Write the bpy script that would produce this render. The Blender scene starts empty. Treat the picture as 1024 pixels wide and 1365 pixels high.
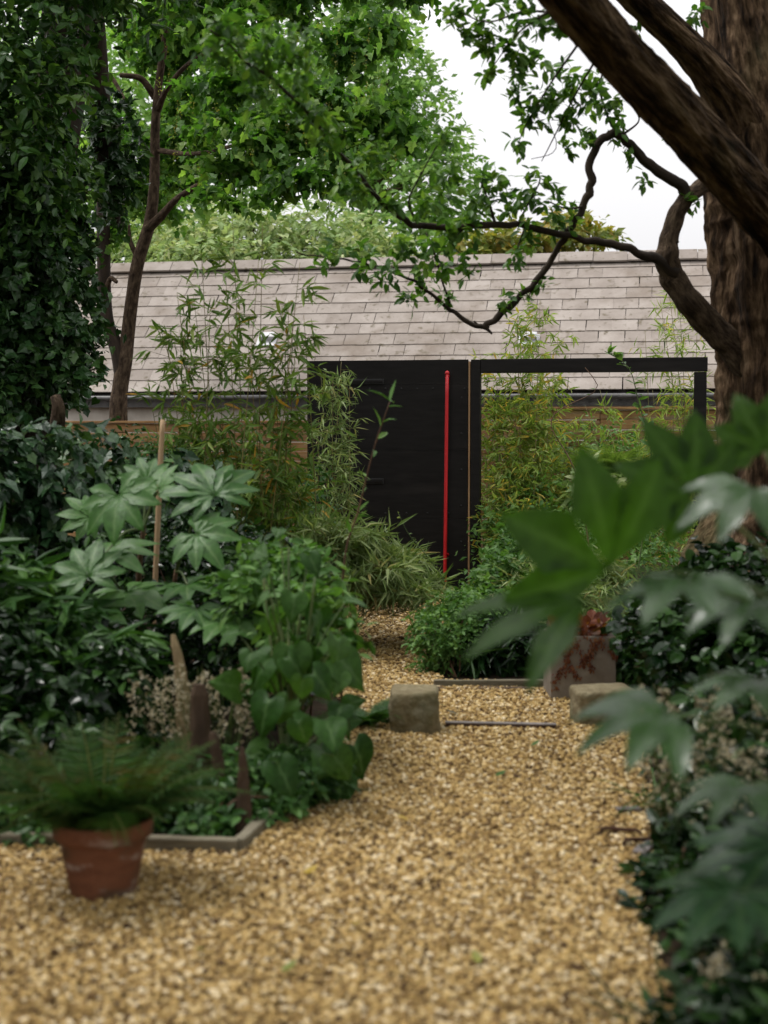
import bpy, math, random
import numpy as np
from mathutils import Vector, Matrix

rng = np.random.default_rng(11)
random.seed(11)
SC = bpy.context.scene
COL = SC.collection

# ---------------------------------------------------------------- camera, sky, sun, exposure
CAM_H, LENS, PITCH = 1.5, 50.0, math.radians(3.25)
FPX = LENS / 36.0 * 1365.0
cam_d = bpy.data.cameras.new('camera')
cam_d.sensor_fit = 'VERTICAL'; cam_d.sensor_height = 36; cam_d.lens = LENS
cam_d.clip_start = 0.05; cam_d.clip_end = 500
cam_d.dof.use_dof = True; cam_d.dof.focus_distance = 12.8; cam_d.dof.aperture_fstop = 2.0
cam = bpy.data.objects.new('camera', cam_d); COL.objects.link(cam)
cam.location = (0, 0, CAM_H); cam.rotation_euler = (math.pi / 2 - PITCH, 0, 0)
SC.camera = cam

SUN_EL, SUN_AZ = math.radians(66), math.radians(-75)     # high soft light, from the left
world = bpy.data.worlds.new('World'); SC.world = world; world.use_nodes = True
wn, wl = world.node_tree.nodes, world.node_tree.links
wn.clear()
w_out = wn.new('ShaderNodeOutputWorld')
sky = wn.new('ShaderNodeTexSky'); sky.sky_type = 'NISHITA'; sky.sun_disc = False
sky.sun_elevation = SUN_EL; sky.sun_rotation = SUN_AZ; sky.dust_density = 4.0
hs = wn.new('ShaderNodeHueSaturation'); hs.inputs['Saturation'].default_value = 0.12
bg1 = wn.new('ShaderNodeBackground'); bg1.inputs['Strength'].default_value = 0.05
wl.new(sky.outputs[0], hs.inputs['Color']); wl.new(hs.outputs[0], bg1.inputs[0])
# the closed cloud deck: evenly grey-white, brighter overhead (CIE overcast sky)
tc = wn.new('ShaderNodeTexCoord'); sep = wn.new('ShaderNodeSeparateXYZ')
wl.new(tc.outputs['Generated'], sep.inputs[0])
mx = wn.new('ShaderNodeMath'); mx.operation = 'MAXIMUM'; mx.inputs[1].default_value = 0.0
wl.new(sep.outputs['Z'], mx.inputs[0])
ma = wn.new('ShaderNodeMath'); ma.operation = 'MULTIPLY_ADD'; ma.inputs[1].default_value = 0.85; ma.inputs[2].default_value = 0.37
wl.new(mx.outputs[0], ma.inputs[0])
bg2 = wn.new('ShaderNodeBackground'); bg2.inputs['Color'].default_value = (1.0, 0.985, 1.0, 1)
wl.new(ma.outputs[0], bg2.inputs['Strength'])
addw = wn.new('ShaderNodeAddShader')
wl.new(bg1.outputs[0], addw.inputs[0]); wl.new(bg2.outputs[0], addw.inputs[1]); wl.new(addw.outputs[0], w_out.inputs[0])

sun_d = bpy.data.lights.new('sun', 'SUN'); sun_d.energy = 1.5; sun_d.angle = math.radians(14); sun_d.color = (1.0, 0.97, 0.92)
sun = bpy.data.objects.new('sun', sun_d); COL.objects.link(sun)
sdir = Vector((math.sin(SUN_AZ) * math.cos(SUN_EL), math.cos(SUN_AZ) * math.cos(SUN_EL), math.sin(SUN_EL)))
sun.rotation_euler = sdir.to_track_quat('Z', 'Y').to_euler(); sun.location = (0, 0, 30)

SC.view_settings.view_transform = 'Standard'; SC.view_settings.look = 'None'
SC.view_settings.exposure = 0.54; SC.view_settings.gamma = 1.0; SC.view_settings.use_curve_mapping = False
cy = SC.cycles
cy.max_bounces = 6; cy.diffuse_bounces = 2; cy.glossy_bounces = 2; cy.transmission_bounces = 3; cy.transparent_max_bounces = 4
cy.caustics_reflective = False; cy.caustics_refractive = False; cy.use_denoising = True

# ---------------------------------------------------------------- helpers: places
CA, SA = math.cos(PITCH), math.sin(PITCH)
def W(px, py, d):
    """a point of the garden: seen at photo pixel (px, py), d metres in front of the viewpoint"""
    u, v = (px - 512) / FPX, (682.5 - py) / FPX
    y, z = CA + v * SA, -SA + v * CA
    k = d / y
    return np.array([u * k, d, CAM_H + z * k])
def G(px, py, z=0.0):
    u, v = (px - 512) / FPX, (682.5 - py) / FPX
    y, zz = CA + v * SA, -SA + v * CA
    k = (z - CAM_H) / zz
    return np.array([u * k, y * k, z])
def ppm(d): return FPX / d
def nrm(a):
    a = np.asarray(a, float)
    return a / np.maximum(np.linalg.norm(a, axis=-1, keepdims=True), 1e-9)

# ---------------------------------------------------------------- helpers: meshes and objects
def make_mesh(name, V, F, mat=None, origin=None, smooth=False, attrs=None):
    V = np.asarray(V, np.float32)
    if origin is not None: V = V - np.asarray(origin, np.float32)
    me = bpy.data.meshes.new(name)
    if isinstance(F, np.ndarray):
        k = F.shape[1]; m = len(F)
        me.vertices.add(len(V)); me.vertices.foreach_set('co', np.ascontiguousarray(V, np.float32).ravel())
        me.loops.add(m * k); me.loops.foreach_set('vertex_index', np.ascontiguousarray(F, np.int32).ravel())
        me.polygons.add(m)
        me.polygons.foreach_set('loop_start', np.arange(0, m * k, k, dtype=np.int32))
        me.polygons.foreach_set('loop_total', np.full(m, k, np.int32))
    else:
        me.from_pydata([tuple(v) for v in V], [], F)
    me.update(calc_edges=True)
    me.polygons.foreach_set('use_smooth', np.full(len(me.polygons), bool(smooth)))
    for nme, arr in (attrs or {}).items():
        arr = np.asarray(arr, np.float32)
        if arr.ndim == 1:
            a = me.attributes.new(nme, 'FLOAT', 'POINT'); a.data.foreach_set('value', arr)
        else:
            a = me.attributes.new(nme, 'FLOAT_VECTOR', 'POINT'); a.data.foreach_set('vector', arr.ravel())
    if mat: me.materials.append(mat)
    return me
def obj(name, me, parent=None, loc=None, mtx=None):
    o = bpy.data.objects.new(name, me); COL.objects.link(o)
    if parent is not None: o.parent = parent
    if mtx is not None: o.matrix_basis = mtx
    elif loc is not None: o.location = loc
    return o
def tag(o, label, cat, group=None, kind=None):
    o['label'] = label; o['category'] = cat
    if group: o['group'] = group
    if kind: o['kind'] = kind
    return o
def thing(name, label, cat, loc, group=None):
    o = bpy.data.objects.new(name, None); COL.objects.link(o); o.location = tuple(float(c) for c in loc)
    o.empty_display_size = 0.1
    return tag(o, label, cat, group)
def org(o): return np.array(o.location)
def structure(name, me):
    o = obj(name, me); o['kind'] = 'structure'; return o
class Acc:
    def __init__(s): s.V, s.F, s.t, s.b, s.n = [], [], [], [], 0
    def add(s, V, F, t=None, b=None):
        V = np.asarray(V, float)
        s.V.append(V); s.F.append(np.asarray(F) + s.n); s.n += len(V)
        s.t.append(np.full(len(V), 0.5) if t is None else (np.full(len(V), t) if np.isscalar(t) else t))
        s.b.append(np.zeros((len(V), 3)) if b is None else b)
        return s
    def mesh(s, name, mat, origin=None, smooth=False, bark=False):
        at = {'tint': np.concatenate(s.t)}
        if bark: at['bark'] = np.concatenate(s.b)
        return make_mesh(name, np.concatenate(s.V), np.concatenate(s.F), mat, origin, smooth, at)

BOXF = np.array([[0,3,2,1],[4,5,6,7],[0,1,5,4],[1,2,6,5],[2,3,7,6],[3,0,4,7]])
def box(c, sx, sy, sz, rz=0.0):
    x, y, z = sx/2, sy/2, sz/2
    P = np.array([[-x,-y,-z],[x,-y,-z],[x,y,-z],[-x,y,-z],[-x,-y,z],[x,-y,z],[x,y,z],[-x,y,z]])
    c_, s_ = math.cos(rz), math.sin(rz)
    R = np.array([[c_,-s_,0],[s_,c_,0],[0,0,1]])
    return P @ R.T + np.asarray(c), BOXF
def bevel_box(c, sx, sy, sz, bev, rz=0.0, rough=0.0, sub=1, seed=0):
    """a box with rounded edges and, if asked, a worn uneven surface"""
    n = 4 + 2 * sub
    g = np.concatenate([[-1, -1 + 0.001], np.linspace(-1, 1, n)[1:-1], [1 - 0.001, 1]])
    g = np.linspace(-1, 1, n + 2)
    V, F = [], []
    for ax in range(3):
        for sg in (-1, 1):
            A, B = np.meshgrid(g, g, indexing='ij')
            P = np.zeros((n+2, n+2, 3)); P[..., ax] = sg
            P[..., (ax+1) % 3] = A; P[..., (ax+2) % 3] = B
            b0 = sum(len(v) for v in V)
            V.append(P.reshape(-1, 3)); m = n + 2
            for i in range(m-1):
                for j in range(m-1):
                    q = [b0+i*m+j, b0+(i+1)*m+j, b0+(i+1)*m+j+1, b0+i*m+j+1]
                    F.append(q if sg > 0 else q[::-1])
    V = np.concatenate(V); h = np.array([sx, sy, sz]) / 2
    P = V * h; inner = np.clip(P, -(h - bev), h - bev)
    d = P - inner; l = np.linalg.norm(d, axis=1, keepdims=True)
    P = inner + np.where(l > 1e-9, d / np.maximum(l, 1e-9) * np.minimum(l, bev), 0)
    if rough:
        r2 = np.random.default_rng(seed); disp = np.zeros(len(P))
        for k in range(14):
            w = r2.normal(size=3) * (4 + 3*k) / max(sx, sy, sz) * 0.5
            disp += np.sin(P @ w + r2.uniform(0, 6.3)) / (1 + 0.35*k)
        P = P + nrm(V**3) * (disp * rough)[:, None]
    c_, s_ = math.cos(rz), math.sin(rz)
    R = np.array([[c_,-s_,0],[s_,c_,0],[0,0,1]])
    return P @ R.T + np.asarray(c), np.array(F)

def catmull(P, n):
    P = np.asarray(P, float); m = len(P)
    Q = np.vstack([2*P[0]-P[1], P, 2*P[-1]-P[-2]])
    seg = np.maximum(np.linalg.norm(np.diff(P[:, :3], axis=0), axis=1), 1e-6)
    s = np.concatenate([[0], np.cumsum(seg)]); ts = np.linspace(0, s[-1], n)
    out = []
    for t in ts:
        i = min(np.searchsorted(s, t, 'right') - 1, m - 2); u = (t - s[i]) / seg[i]
        p0, p1, p2, p3 = Q[i], Q[i+1], Q[i+2], Q[i+3]
        out.append(0.5*((2*p1)+(-p0+p2)*u+(2*p0-5*p1+4*p2-p3)*u*u+(-p0+3*p1-3*p2+p3)*u**3))
    return np.array(out)
def tube(ctrl, sides=8, n=24, disp=None, cap=True):
    """a tapered limb through rows (x, y, z, radius); disp(theta, s) changes the radius"""
    C = catmull(ctrl, n); P, R = C[:, :3], np.maximum(C[:, 3], 0.0004)
    T = nrm(np.gradient(P, axis=0))
    ref = np.array([0, 1.0, 0]) if abs(T[0] @ np.array([0, 1.0, 0])) < 0.9 else np.array([1.0, 0, 0])
    U = np.zeros_like(P); u = nrm(np.cross(T[0], np.cross(ref, T[0])))
    for i in range(n):
        u = nrm(u - (u @ T[i]) * T[i]); U[i] = u
    Vv = np.cross(T, U)
    s = np.concatenate([[0], np.cumsum(np.linalg.norm(np.diff(P, axis=0), axis=1))])
    th = np.arange(sides) / sides * 2 * np.pi
    rr = np.repeat(R[:, None], sides, 1)
    if disp is not None: rr = rr * disp(th[None, :], s[:, None])
    V = P[:, None, :] + rr[..., None] * (np.cos(th)[None, :, None]*U[:, None, :] + np.sin(th)[None, :, None]*Vv[:, None, :])
    bark = np.stack([np.cos(th)[None]*R[:, None], np.sin(th)[None]*R[:, None], np.repeat(s[:, None], sides, 1)], -1).reshape(-1, 3)
    F = []
    for i in range(n-1):
        a = i*sides + np.arange(sides); b = i*sides + (np.arange(sides)+1) % sides
        F.append(np.stack([a, b, b+sides, a+sides], 1))
    F = np.concatenate(F); V = V.reshape(-1, 3)
    if cap:
        e = len(V); V = np.vstack([V, P[-1] + T[-1]*R[-1]*0.3]); bark = np.vstack([bark, [0, 0, s[-1]]])
        a = (n-1)*sides + np.arange(sides); b = (n-1)*sides + (np.arange(sides)+1) % sides
        F = np.vstack([F, np.stack([a, b, np.full(sides, e), np.full(sides, e)], 1)])
        F = np.where(F == F, F, F)
    # quads with a doubled last corner become triangles in two halves
    tri = np.vstack([F[:, [0, 1, 2]], F[:, [0, 2, 3]]])
    tri = tri[(tri[:, 1] != tri[:, 2]) & (tri[:, 0] != tri[:, 2])]
    return V, tri, bark
def limb_px(rows, knob=0.0, thin=1.0, **k):
    """rows of (px, py, depth, radius in photo pixels)"""
    if knob:
        q = []
        for (a, b, d, r), (a2, b2, d2, r2) in zip(rows[:-1], rows[1:]):
            for u in (0, .33, .66): q.append((a+(a2-a)*u+rng.normal(0, knob), b+(b2-b)*u+rng.normal(0, knob), d+(d2-d)*u, (r+(r2-r)*u)*rng.uniform(.93, 1.08)))
        rows = q + [rows[-1]]
    return tube([list(W(a, b, d)) + [r*thin / ppm(d)] for a, b, d, r in rows], **k)

def lathe(prof, sides=40):
    th = np.arange(sides)/sides*2*np.pi; V, F = [], []
    for r, z in prof: V.append(np.stack([r*np.cos(th), r*np.sin(th), np.full(sides, z)], 1))
    for i in range(len(prof)-1):
        a = i*sides+np.arange(sides); b = i*sides+(np.arange(sides)+1) % sides
        F.append(np.stack([a, b, b+sides, a+sides], 1))
    return np.concatenate(V), np.concatenate(F)

# ---------------------------------------------------------------- helpers: leaves
def fan(outline, c, sag=0.05):
    o = np.array(outline, float); half = [(x, y) for x, y in o]; mir = [(x, -y) for x, y in o[1:-1]][::-1]
    ring = np.array(half + mir)
    V = np.vstack([[c[0], c[1], -sag], np.c_[ring, -0.12*ring[:, 1]**2*0]])
    n = len(ring)
    F = np.array([[0, 1+(i+1) % n, 1+i] for i in range(n)])
    V[1:, 2] += 0.10*np.abs(V[1:, 1])
    return V, F
def blade(prof, fold=0.12):
    """a leaf of stations (x, half width) folded along its midrib"""
    V, F = [], []
    for x, w in prof:
        V += [[x, w, fold*w*2], [x, 0, 0], [x, -w, fold*w*2]]
    for i in range(len(prof)-1):
        a = 3*i
        for j in (0, 1):
            F += [[a+j, a+j+1, a+j+4], [a+j, a+j+4, a+j+3]]
    V = np.array(V); F = np.array(F)
    A = np.linalg.norm(np.cross(V[F[:, 1]]-V[F[:, 0]], V[F[:, 2]]-V[F[:, 0]]), axis=1)
    return V, F[A > 1e-9]
OVAL = blade([(0, 0), (.22, .17), (.5, .24), (.78, .15), (1, 0)])
OVALS = blade([(0, 0), (.45, .25), (1, 0)])
ROUND = blade([(0, .03), (.2, .3), (.5, .38), (.8, .27), (1, .02)])
LANCE = blade([(0, 0), (.3, .065), (1, 0)], 0.4)
LANCEW = blade([(0, .0), (.15, .07), (.45, .10), (.8, .05), (1, 0)], 0.3)
MAPLE = fan([(0, 0), (-.10, .24), (.06, .36), (.20, .40), (.42, .58), (.50, .34), (.60, .25), (.76, .29), (1, 0)], (.36, 0), .05)
MAPLE[0][:, 2] += .22*np.abs(MAPLE[0][:, 1]) - .18*MAPLE[0][:, 0]**2
IVY = fan([(0, 0), (-.13, .26), (.06, .36), (.22, .37), (.40, .46), (.56, .30), (1, 0)], (.3, 0), .07)
IVY[0][:, 2] -= .20*IVY[0][:, 0]**2
STRAP = blade([(0, .03), (.2, .05), (.5, .055), (.8, .035), (1, 0)], 0.3)

def scatter(tpl, pos, d, n, s, bend=None):
    TV, TF = tpl; N = len(pos)
    X = nrm(d); n = np.asarray(n, float); Z = nrm(n - (n*X).sum(1, keepdims=True)*X); Y = np.cross(Z, X)
    L = np.repeat(TV[None], N, 0).copy()
    if bend is not None: L[..., 2] += bend[:, None]*L[..., 0]**2
    L *= np.asarray(s)[:, None, None]
    V = pos[:, None, :] + L[..., 0:1]*X[:, None] + L[..., 1:2]*Y[:, None] + L[..., 2:3]*Z[:, None]
    F = (TF[None] + (np.arange(N)*len(TV))[:, None, None]).reshape(-1, 3)
    return V.reshape(-1, 3), F
def leaves(acc, tpl, pos, d, n, s, tint=None, bend=None):
    pos = np.asarray(pos, float); N = len(pos)
    if N == 0: return
    if bend is None: bend = rng.uniform(-.35, .05, N)
    V, F = scatter(tpl, pos, d, n, s, bend)
    t = rng.uniform(0, 1, N) if tint is None else tint
    acc.add(V, F, np.repeat(t, len(tpl[0])))
def sphere_dirs(N): return nrm(rng.normal(size=(N, 3)))
UP = np.array([0, 0, 1.0])

def sprays(acc, tpl, start, direc, length, m, size, droop=0.5, flat=0.6, tint0=None, wig=0.25, spread=0.9, size_var=0.3):
    """leafy shoots: each has m leaves left and right along a drooping twig"""
    N = len(start); direc = nrm(direc); length = np.broadcast_to(length, (N,))
    side = nrm(np.cross(direc, UP) + 1e-3*rng.normal(size=(N, 3)))
    tint0 = rng.uniform(0, 1, N) if tint0 is None else tint0
    for j in range(m):
        t = (j + rng.uniform(.2, .9, N)) / m
        p = start + direc*(length*t)[:, None] - UP*(droop*length*t**2)[:, None] + rng.normal(size=(N, 3))*(0.05*length)[:, None]
        sg = np.where(rng.random(N) < .5, 1, -1) if j < m-1 else np.zeros(N)
        d = nrm(direc*0.7 + side*(sg*spread*rng.uniform(.6, 1.2, N))[:, None] - UP*(droop*.6+.15*rng.normal(size=N))[:, None] + wig*rng.normal(size=(N, 3)))
        n = nrm(UP*flat + direc*0.35 + 0.38*rng.normal(size=(N, 3)))
        s = size*(1 + size_var*rng.uniform(-1, 1, N))
        leaves(acc, tpl, p, d, n, s, np.clip(tint0 + rng.normal(0, .16, N), 0, 1))
def cloud(acc, tpl, blobs, n, m, size, length, droop=0.5, flat=0.6, shell=0.55, keep=None, tint=None, wig=.3):
    """leaf shoots filling ellipsoids (cx, cy, cz, rx, ry, rz)"""
    B = np.asarray(blobs, float); vol = (B[:, 3]*B[:, 4]*B[:, 5])**(2/3)
    k = rng.choice(len(B), n, p=vol/vol.sum())
    o = sphere_dirs(n); r = shell + (1-shell)*rng.random(n)**.7
    r = np.where(rng.random(n) < .2, rng.random(n)**.5*shell, r)
    lump = 1 + .13*np.sin(o[:, 0]*5+k*1.7) * np.cos(o[:, 2]*6+k) + .10*rng.normal(size=n)
    p = B[k, :3] + o*B[k, 3:]*(r*lump)[:, None]
    if keep is not None:
        q = keep(p); p, o, k = p[q], o[q], k[q]
    d = nrm(o*np.array([1, 1, .5]) + .7*rng.normal(size=o.shape))
    t0 = None if tint is None else np.clip(tint + rng.normal(0, .15, len(p)), 0, 1)
    sprays(acc, tpl, p - d*length*.3, d, length*rng.uniform(.6, 1.3, len(p)), m, size, droop, flat, t0, wig, size_var=.45)

# ---------------------------------------------------------------- materials
def new_mat(name):
    m = bpy.data.materials.new(name); m.use_nodes = True
    nt = m.node_tree; nt.nodes.clear()
    return m, nt.nodes, nt.links
def ramp(nodes, stops):
    r = nodes.new('ShaderNodeValToRGB'); e = r.color_ramp.elements
    while len(e) < len(stops): e.new(0.5)
    for el, (p, c) in zip(e, stops): el.position = p; el.color = (*c, 1)
    return r
def leaf_mat(name, stops, rough=.42, trans=.30, spec=.5, tcol=(1.25, 1.35, .55), vein=None, obj_rand=False, bump=0.0):
    m, N, L = new_mat(name)
    out = N.new('ShaderNodeOutputMaterial'); p = N.new('ShaderNodeBsdfPrincipled')
    a = N.new('ShaderNodeAttribute'); a.attribute_name = 'tint'
    src = a.outputs['Fac']
    if obj_rand:
        oi = N.new('ShaderNodeObjectInfo'); mm = N.new('ShaderNodeMath'); mm.operation = 'MULTIPLY_ADD'
        L.new(oi.outputs['Random'], mm.inputs[0]); mm.inputs[1].default_value = .7
        ms = N.new('ShaderNodeMath'); ms.operation = 'MULTIPLY'; ms.inputs[1].default_value = .3
        L.new(src, ms.inputs[0]); L.new(ms.outputs[0], mm.inputs[2]); src = mm.outputs[0]
    r = ramp(N, stops); L.new(src, r.inputs[0])
    tcd = N.new('ShaderNodeTexCoord'); nz = N.new('ShaderNodeTexNoise'); nz.inputs['Scale'].default_value = 9.0; nz.inputs['Detail'].default_value = 5
    L.new(tcd.outputs['Object'], nz.inputs['Vector'])
    mr = N.new('ShaderNodeMapRange'); mr.inputs[1].default_value = .3; mr.inputs[2].default_value = .7; mr.inputs[3].default_value = .75; mr.inputs[4].default_value = 1.25
    L.new(nz.outputs[0], mr.inputs[0])
    mv = N.new('ShaderNodeMix'); mv.data_type = 'RGBA'; mv.blend_type = 'MULTIPLY'; mv.inputs[0].default_value = 1
    L.new(r.outputs[0], mv.inputs['A']); L.new(mr.outputs[0], mv.inputs['B'])
    col = mv.outputs['Result']
    if vein:
        va = N.new('ShaderNodeAttribute'); va.attribute_name = 'vein'
        pw = N.new('ShaderNodeMath'); pw.operation = 'POWER'; pw.inputs[1].default_value = 9
        L.new(va.outputs['Fac'], pw.inputs[0])
        vx = N.new('ShaderNodeMix'); vx.data_type = 'RGBA'; L.new(pw.outputs[0], vx.inputs[0]); L.new(col, vx.inputs['A']); vx.inputs['B'].default_value = (*vein, 1)
        col = vx.outputs['Result']
    L.new(col, p.inputs['Base Color']); p.inputs['Roughness'].default_value = rough
    p.inputs['Specular IOR Level'].default_value = spec
    nb = N.new('ShaderNodeTexNoise'); nb.inputs['Scale'].default_value = 38; L.new(tcd.outputs['Object'], nb.inputs['Vector'])
    if bump:
        b = N.new('ShaderNodeBump'); b.inputs['Strength'].default_value = bump; b.inputs['Distance'].default_value = .01
        L.new(nb.outputs[0], b.inputs['Height']); L.new(b.outputs[0], p.inputs['Normal'])
    t = N.new('ShaderNodeBsdfTranslucent'); tm = N.new('ShaderNodeMix'); tm.data_type = 'RGBA'; tm.blend_type = 'MULTIPLY'; tm.inputs[0].default_value = 1
    L.new(col, tm.inputs['A']); tm.inputs['B'].default_value = (*tcol, 1); L.new(tm.outputs['Result'], t.inputs['Color'])
    ms2 = N.new('ShaderNodeMixShader'); ms2.inputs[0].default_value = trans
    L.new(p.outputs[0], ms2.inputs[1]); L.new(t.outputs[0], ms2.inputs[2]); L.new(ms2.outputs[0], out.inputs[0])
    return m
def surf_mat(name, stops, scale=4, rough=.8, stretch=(1, 1, 1), coord='Object', attr=None, bump=.3, bdist=.02, bscale=None, spec=.3, detail=8, rand=0.0, stain=None, moss=None, metallic=0):
    m, N, L = new_mat(name)
    out = N.new('ShaderNodeOutputMaterial'); p = N.new('ShaderNodeBsdfPrincipled'); L.new(p.outputs[0], out.inputs[0])
    mp = N.new('ShaderNodeMapping'); mp.inputs['Scale'].default_value = stretch
    if attr:
        a = N.new('ShaderNodeAttribute'); a.attribute_name = attr; L.new(a.outputs['Vector'], mp.inputs[0])
    elif coord == 'World':
        g = N.new('ShaderNodeNewGeometry'); L.new(g.outputs['Position'], mp.inputs[0])
    else:
        t = N.new('ShaderNodeTexCoord'); L.new(t.outputs['Object'], mp.inputs[0])
    nz = N.new('ShaderNodeTexNoise'); nz.inputs['Scale'].default_value = scale; nz.inputs['Detail'].default_value = detail; nz.inputs['Roughness'].default_value = .65
    L.new(mp.outputs[0], nz.inputs['Vector'])
    fac = nz.outputs[0]
    if rand:
        g2 = N.new('ShaderNodeNewGeometry'); oi = N.new('ShaderNodeObjectInfo')
        ad = N.new('ShaderNodeMath'); ad.operation = 'ADD'; L.new(g2.outputs['Random Per Island'], ad.inputs[0]); L.new(oi.outputs['Random'], ad.inputs[1])
        fr = N.new('ShaderNodeMath'); fr.operation = 'FRACT'; L.new(ad.outputs[0], fr.inputs[0])
        mm = N.new('ShaderNodeMapRange'); mm.inputs[3].default_value = -rand/2; mm.inputs[4].default_value = rand/2; L.new(fr.outputs[0], mm.inputs[0])
        a2 = N.new('ShaderNodeMath'); a2.operation = 'ADD'; L.new(fac, a2.inputs[0]); L.new(mm.outputs[0], a2.inputs[1]); fac = a2.outputs[0]
    r = ramp(N, stops); L.new(fac, r.inputs[0]); col = r.outputs[0]
    for extra in (stain, moss):
        if extra:
            ecol, esc, lo, hi = extra
            n2 = N.new('ShaderNodeTexNoise'); n2.inputs['Scale'].default_value = esc; n2.inputs['Detail'].default_value = 6; L.new(mp.outputs[0], n2.inputs['Vector'])
            m2 = N.new('ShaderNodeMapRange'); m2.inputs[1].default_value = lo; m2.inputs[2].default_value = hi; L.new(n2.outputs[0], m2.inputs[0])
            x = N.new('ShaderNodeMix'); x.data_type = 'RGBA'; L.new(m2.outputs[0], x.inputs[0]); L.new(col, x.inputs['A']); x.inputs['B'].default_value = (*ecol, 1); col = x.outputs['Result']
    L.new(col, p.inputs['Base Color']); p.inputs['Roughness'].default_value = rough; p.inputs['Specular IOR Level'].default_value = spec; p.inputs['Metallic'].default_value = metallic
    if bump:
        nb = N.new('ShaderNodeTexNoise'); nb.inputs['Scale'].default_value = bscale or scale*3; nb.inputs['Detail'].default_value = 8; L.new(mp.outputs[0], nb.inputs['Vector'])
        b = N.new('ShaderNodeBump'); b.inputs['Strength'].default_value = bump; b.inputs['Distance'].default_value = bdist
        L.new(nb.outputs[0], b.inputs['Height']); L.new(b.outputs[0], p.inputs['Normal'])
    return m

M = {}
M['soil'] = surf_mat('soil', [(.3, (.012, .009, .006)), (.7, (.04, .028, .018))], 6, .95, coord='World', bump=.8, bdist=.03, spec=.05)
M['gravel_base'] = surf_mat('gravel_base', [(.35, (.10, .065, .025)), (.5, (.24, .16, .065)), (.65, (.36, .25, .11))], 55, .9, coord='World', bump=.9, bdist=.02, detail=3)
M['stone_chip'] = surf_mat('stone_chip', [(.0, (.06, .030, .010)), (.2, (.21, .128, .042)), (.5, (.365, .240, .082)), (.8, (.47, .335, .14)), (1, (.64, .53, .35))], 30, .8, coord='World', bump=0, rand=1.0)
M['bark'] = surf_mat('bark', [(.36, (.009, .006, .004)), (.47, (.042, .025, .014)), (.56, (.105, .066, .038)), (.68, (.22, .150, .095))], 19, .95, (1, 1, .19), attr='bark', bump=1.0, bdist=.04, bscale=40, spec=.10, detail=10, moss=((.11, .10, .045), 2.2, .54, .74))
M['bark_young'] = surf_mat('bark_young', [(.35, (.022, .014, .009)), (.5, (.065, .044, .028)), (.7, (.14, .10, .065))], 26, .92, (1, 1, .4), attr='bark', bump=.9, bdist=.02, spec=.15)
M['bark_dark'] = surf_mat('bark_dark', [(.3, (.010, .007, .005)), (.7, (.05, .034, .022))], 20, .9, (1, 1, .25), attr='bark', bump=.6, bdist=.01)
M['culm'] = surf_mat('culm', [(.35, (.07, .085, .02)), (.55, (.16, .13, .035)), (.7, (.22, .13, .04))], 5, .5, (1, 1, 1), bump=.1)
M['stem'] = surf_mat('stem', [(.35, (.035, .075, .018)), (.65, (.09, .11, .03))], 8, .55, bump=.1)
M['stem_brown'] = surf_mat('stem_brown', [(.35, (.05, .022, .012)), (.65, (.13, .07, .035))], 8, .7, bump=.2)
M['slate'] = surf_mat('slate', [(.1, (.165, .138, .115)), (.4, (.228, .194, .167)), (.62, (.285, .248, .218)), (.9, (.37, .33, .298))], 3.2, .75, coord='World', bump=.25, bdist=.006, bscale=30, rand=.26, stain=((.15, .115, .085), 1.7, .54, .78), moss=((.12, .098, .065), 11, .58, .72))
M['roof_felt'] = surf_mat('roof_felt', [(.3, (.012, .01, .009)), (.7, (.03, .025, .022))], 5, .95)
M['plaster'] = surf_mat('plaster', [(.3, (.50, .46, .40)), (.7, (.68, .64, .58))], 2.2, .9, coord='World', bump=.3, stain=((.25, .20, .14), 1.5, .55, .8))
M['gutter'] = surf_mat('gutter', [(.3, (.03, .03, .03)), (.7, (.12, .115, .11))], 8, .5, spec=.5)
M['lead'] = surf_mat('lead', [(.3, (.40, .40, .41)), (.7, (.58, .58, .60))], 6, .45, spec=.5)
M['board'] = surf_mat('board', [(.25, (.13, .065, .025)), (.5, (.30, .165, .065)), (.75, (.40, .25, .11))], 5, .8, (1, 1, 8), coord='Object', rand=.3, bump=.3, stain=((.22, .19, .15), 1.2, .5, .75))
M['black_paint'] = surf_mat('black_paint', [(.3, (.0075, .0065, .006)), (.7, (.015, .0135, .0125))], 4, .55, (1, 1, 7), bump=.12, bdist=.006, bscale=30, spec=.15, stain=((.024, .021, .019), 1.3, .55, .8))
M['iron'] = surf_mat('iron', [(.3, (.006, .006, .006)), (.7, (.016, .014, .013))], 20, .5, spec=.4)
M['red_paint'] = surf_mat('red_paint', [(.3, (.50, .010, .016)), (.7, (.60, .018, .022))], 6, .35, spec=.5, bump=.05)
M['raw_wood'] = surf_mat('raw_wood', [(.3, (.30, .17, .08)), (.7, (.48, .31, .17))], 6, .8, (1, 1, .2))
M['cane'] = surf_mat('cane', [(.3, (.30, .19, .10)), (.7, (.46, .31, .18))], 6, .6, (1, 1, .2))
M['block'] = surf_mat('block', [(.25, (.10, .075, .04)), (.5, (.20, .165, .095)), (.75, (.30, .26, .17))], 7, .95, bump=1.0, bdist=.03, bscale=16, stain=((.06, .06, .022), 4, .5, .7), moss=((.33, .30, .22), 3, .6, .75))
M['concrete'] = surf_mat('concrete', [(.3, (.13, .105, .08)), (.55, (.19, .16, .125)), (.75, (.25, .215, .175))], 5, .9, bump=.4, bdist=.008, bscale=40, stain=((.09, .065, .045), 3, .55, .75))
M['edging'] = surf_mat('edging', [(.3, (.085, .07, .045)), (.55, (.15, .13, .09)), (.75, (.21, .185, .13))], 5, .9, (1, 1, 6), bump=.5, bdist=.008, stain=((.05, .06, .02), 3, .52, .72))
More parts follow.
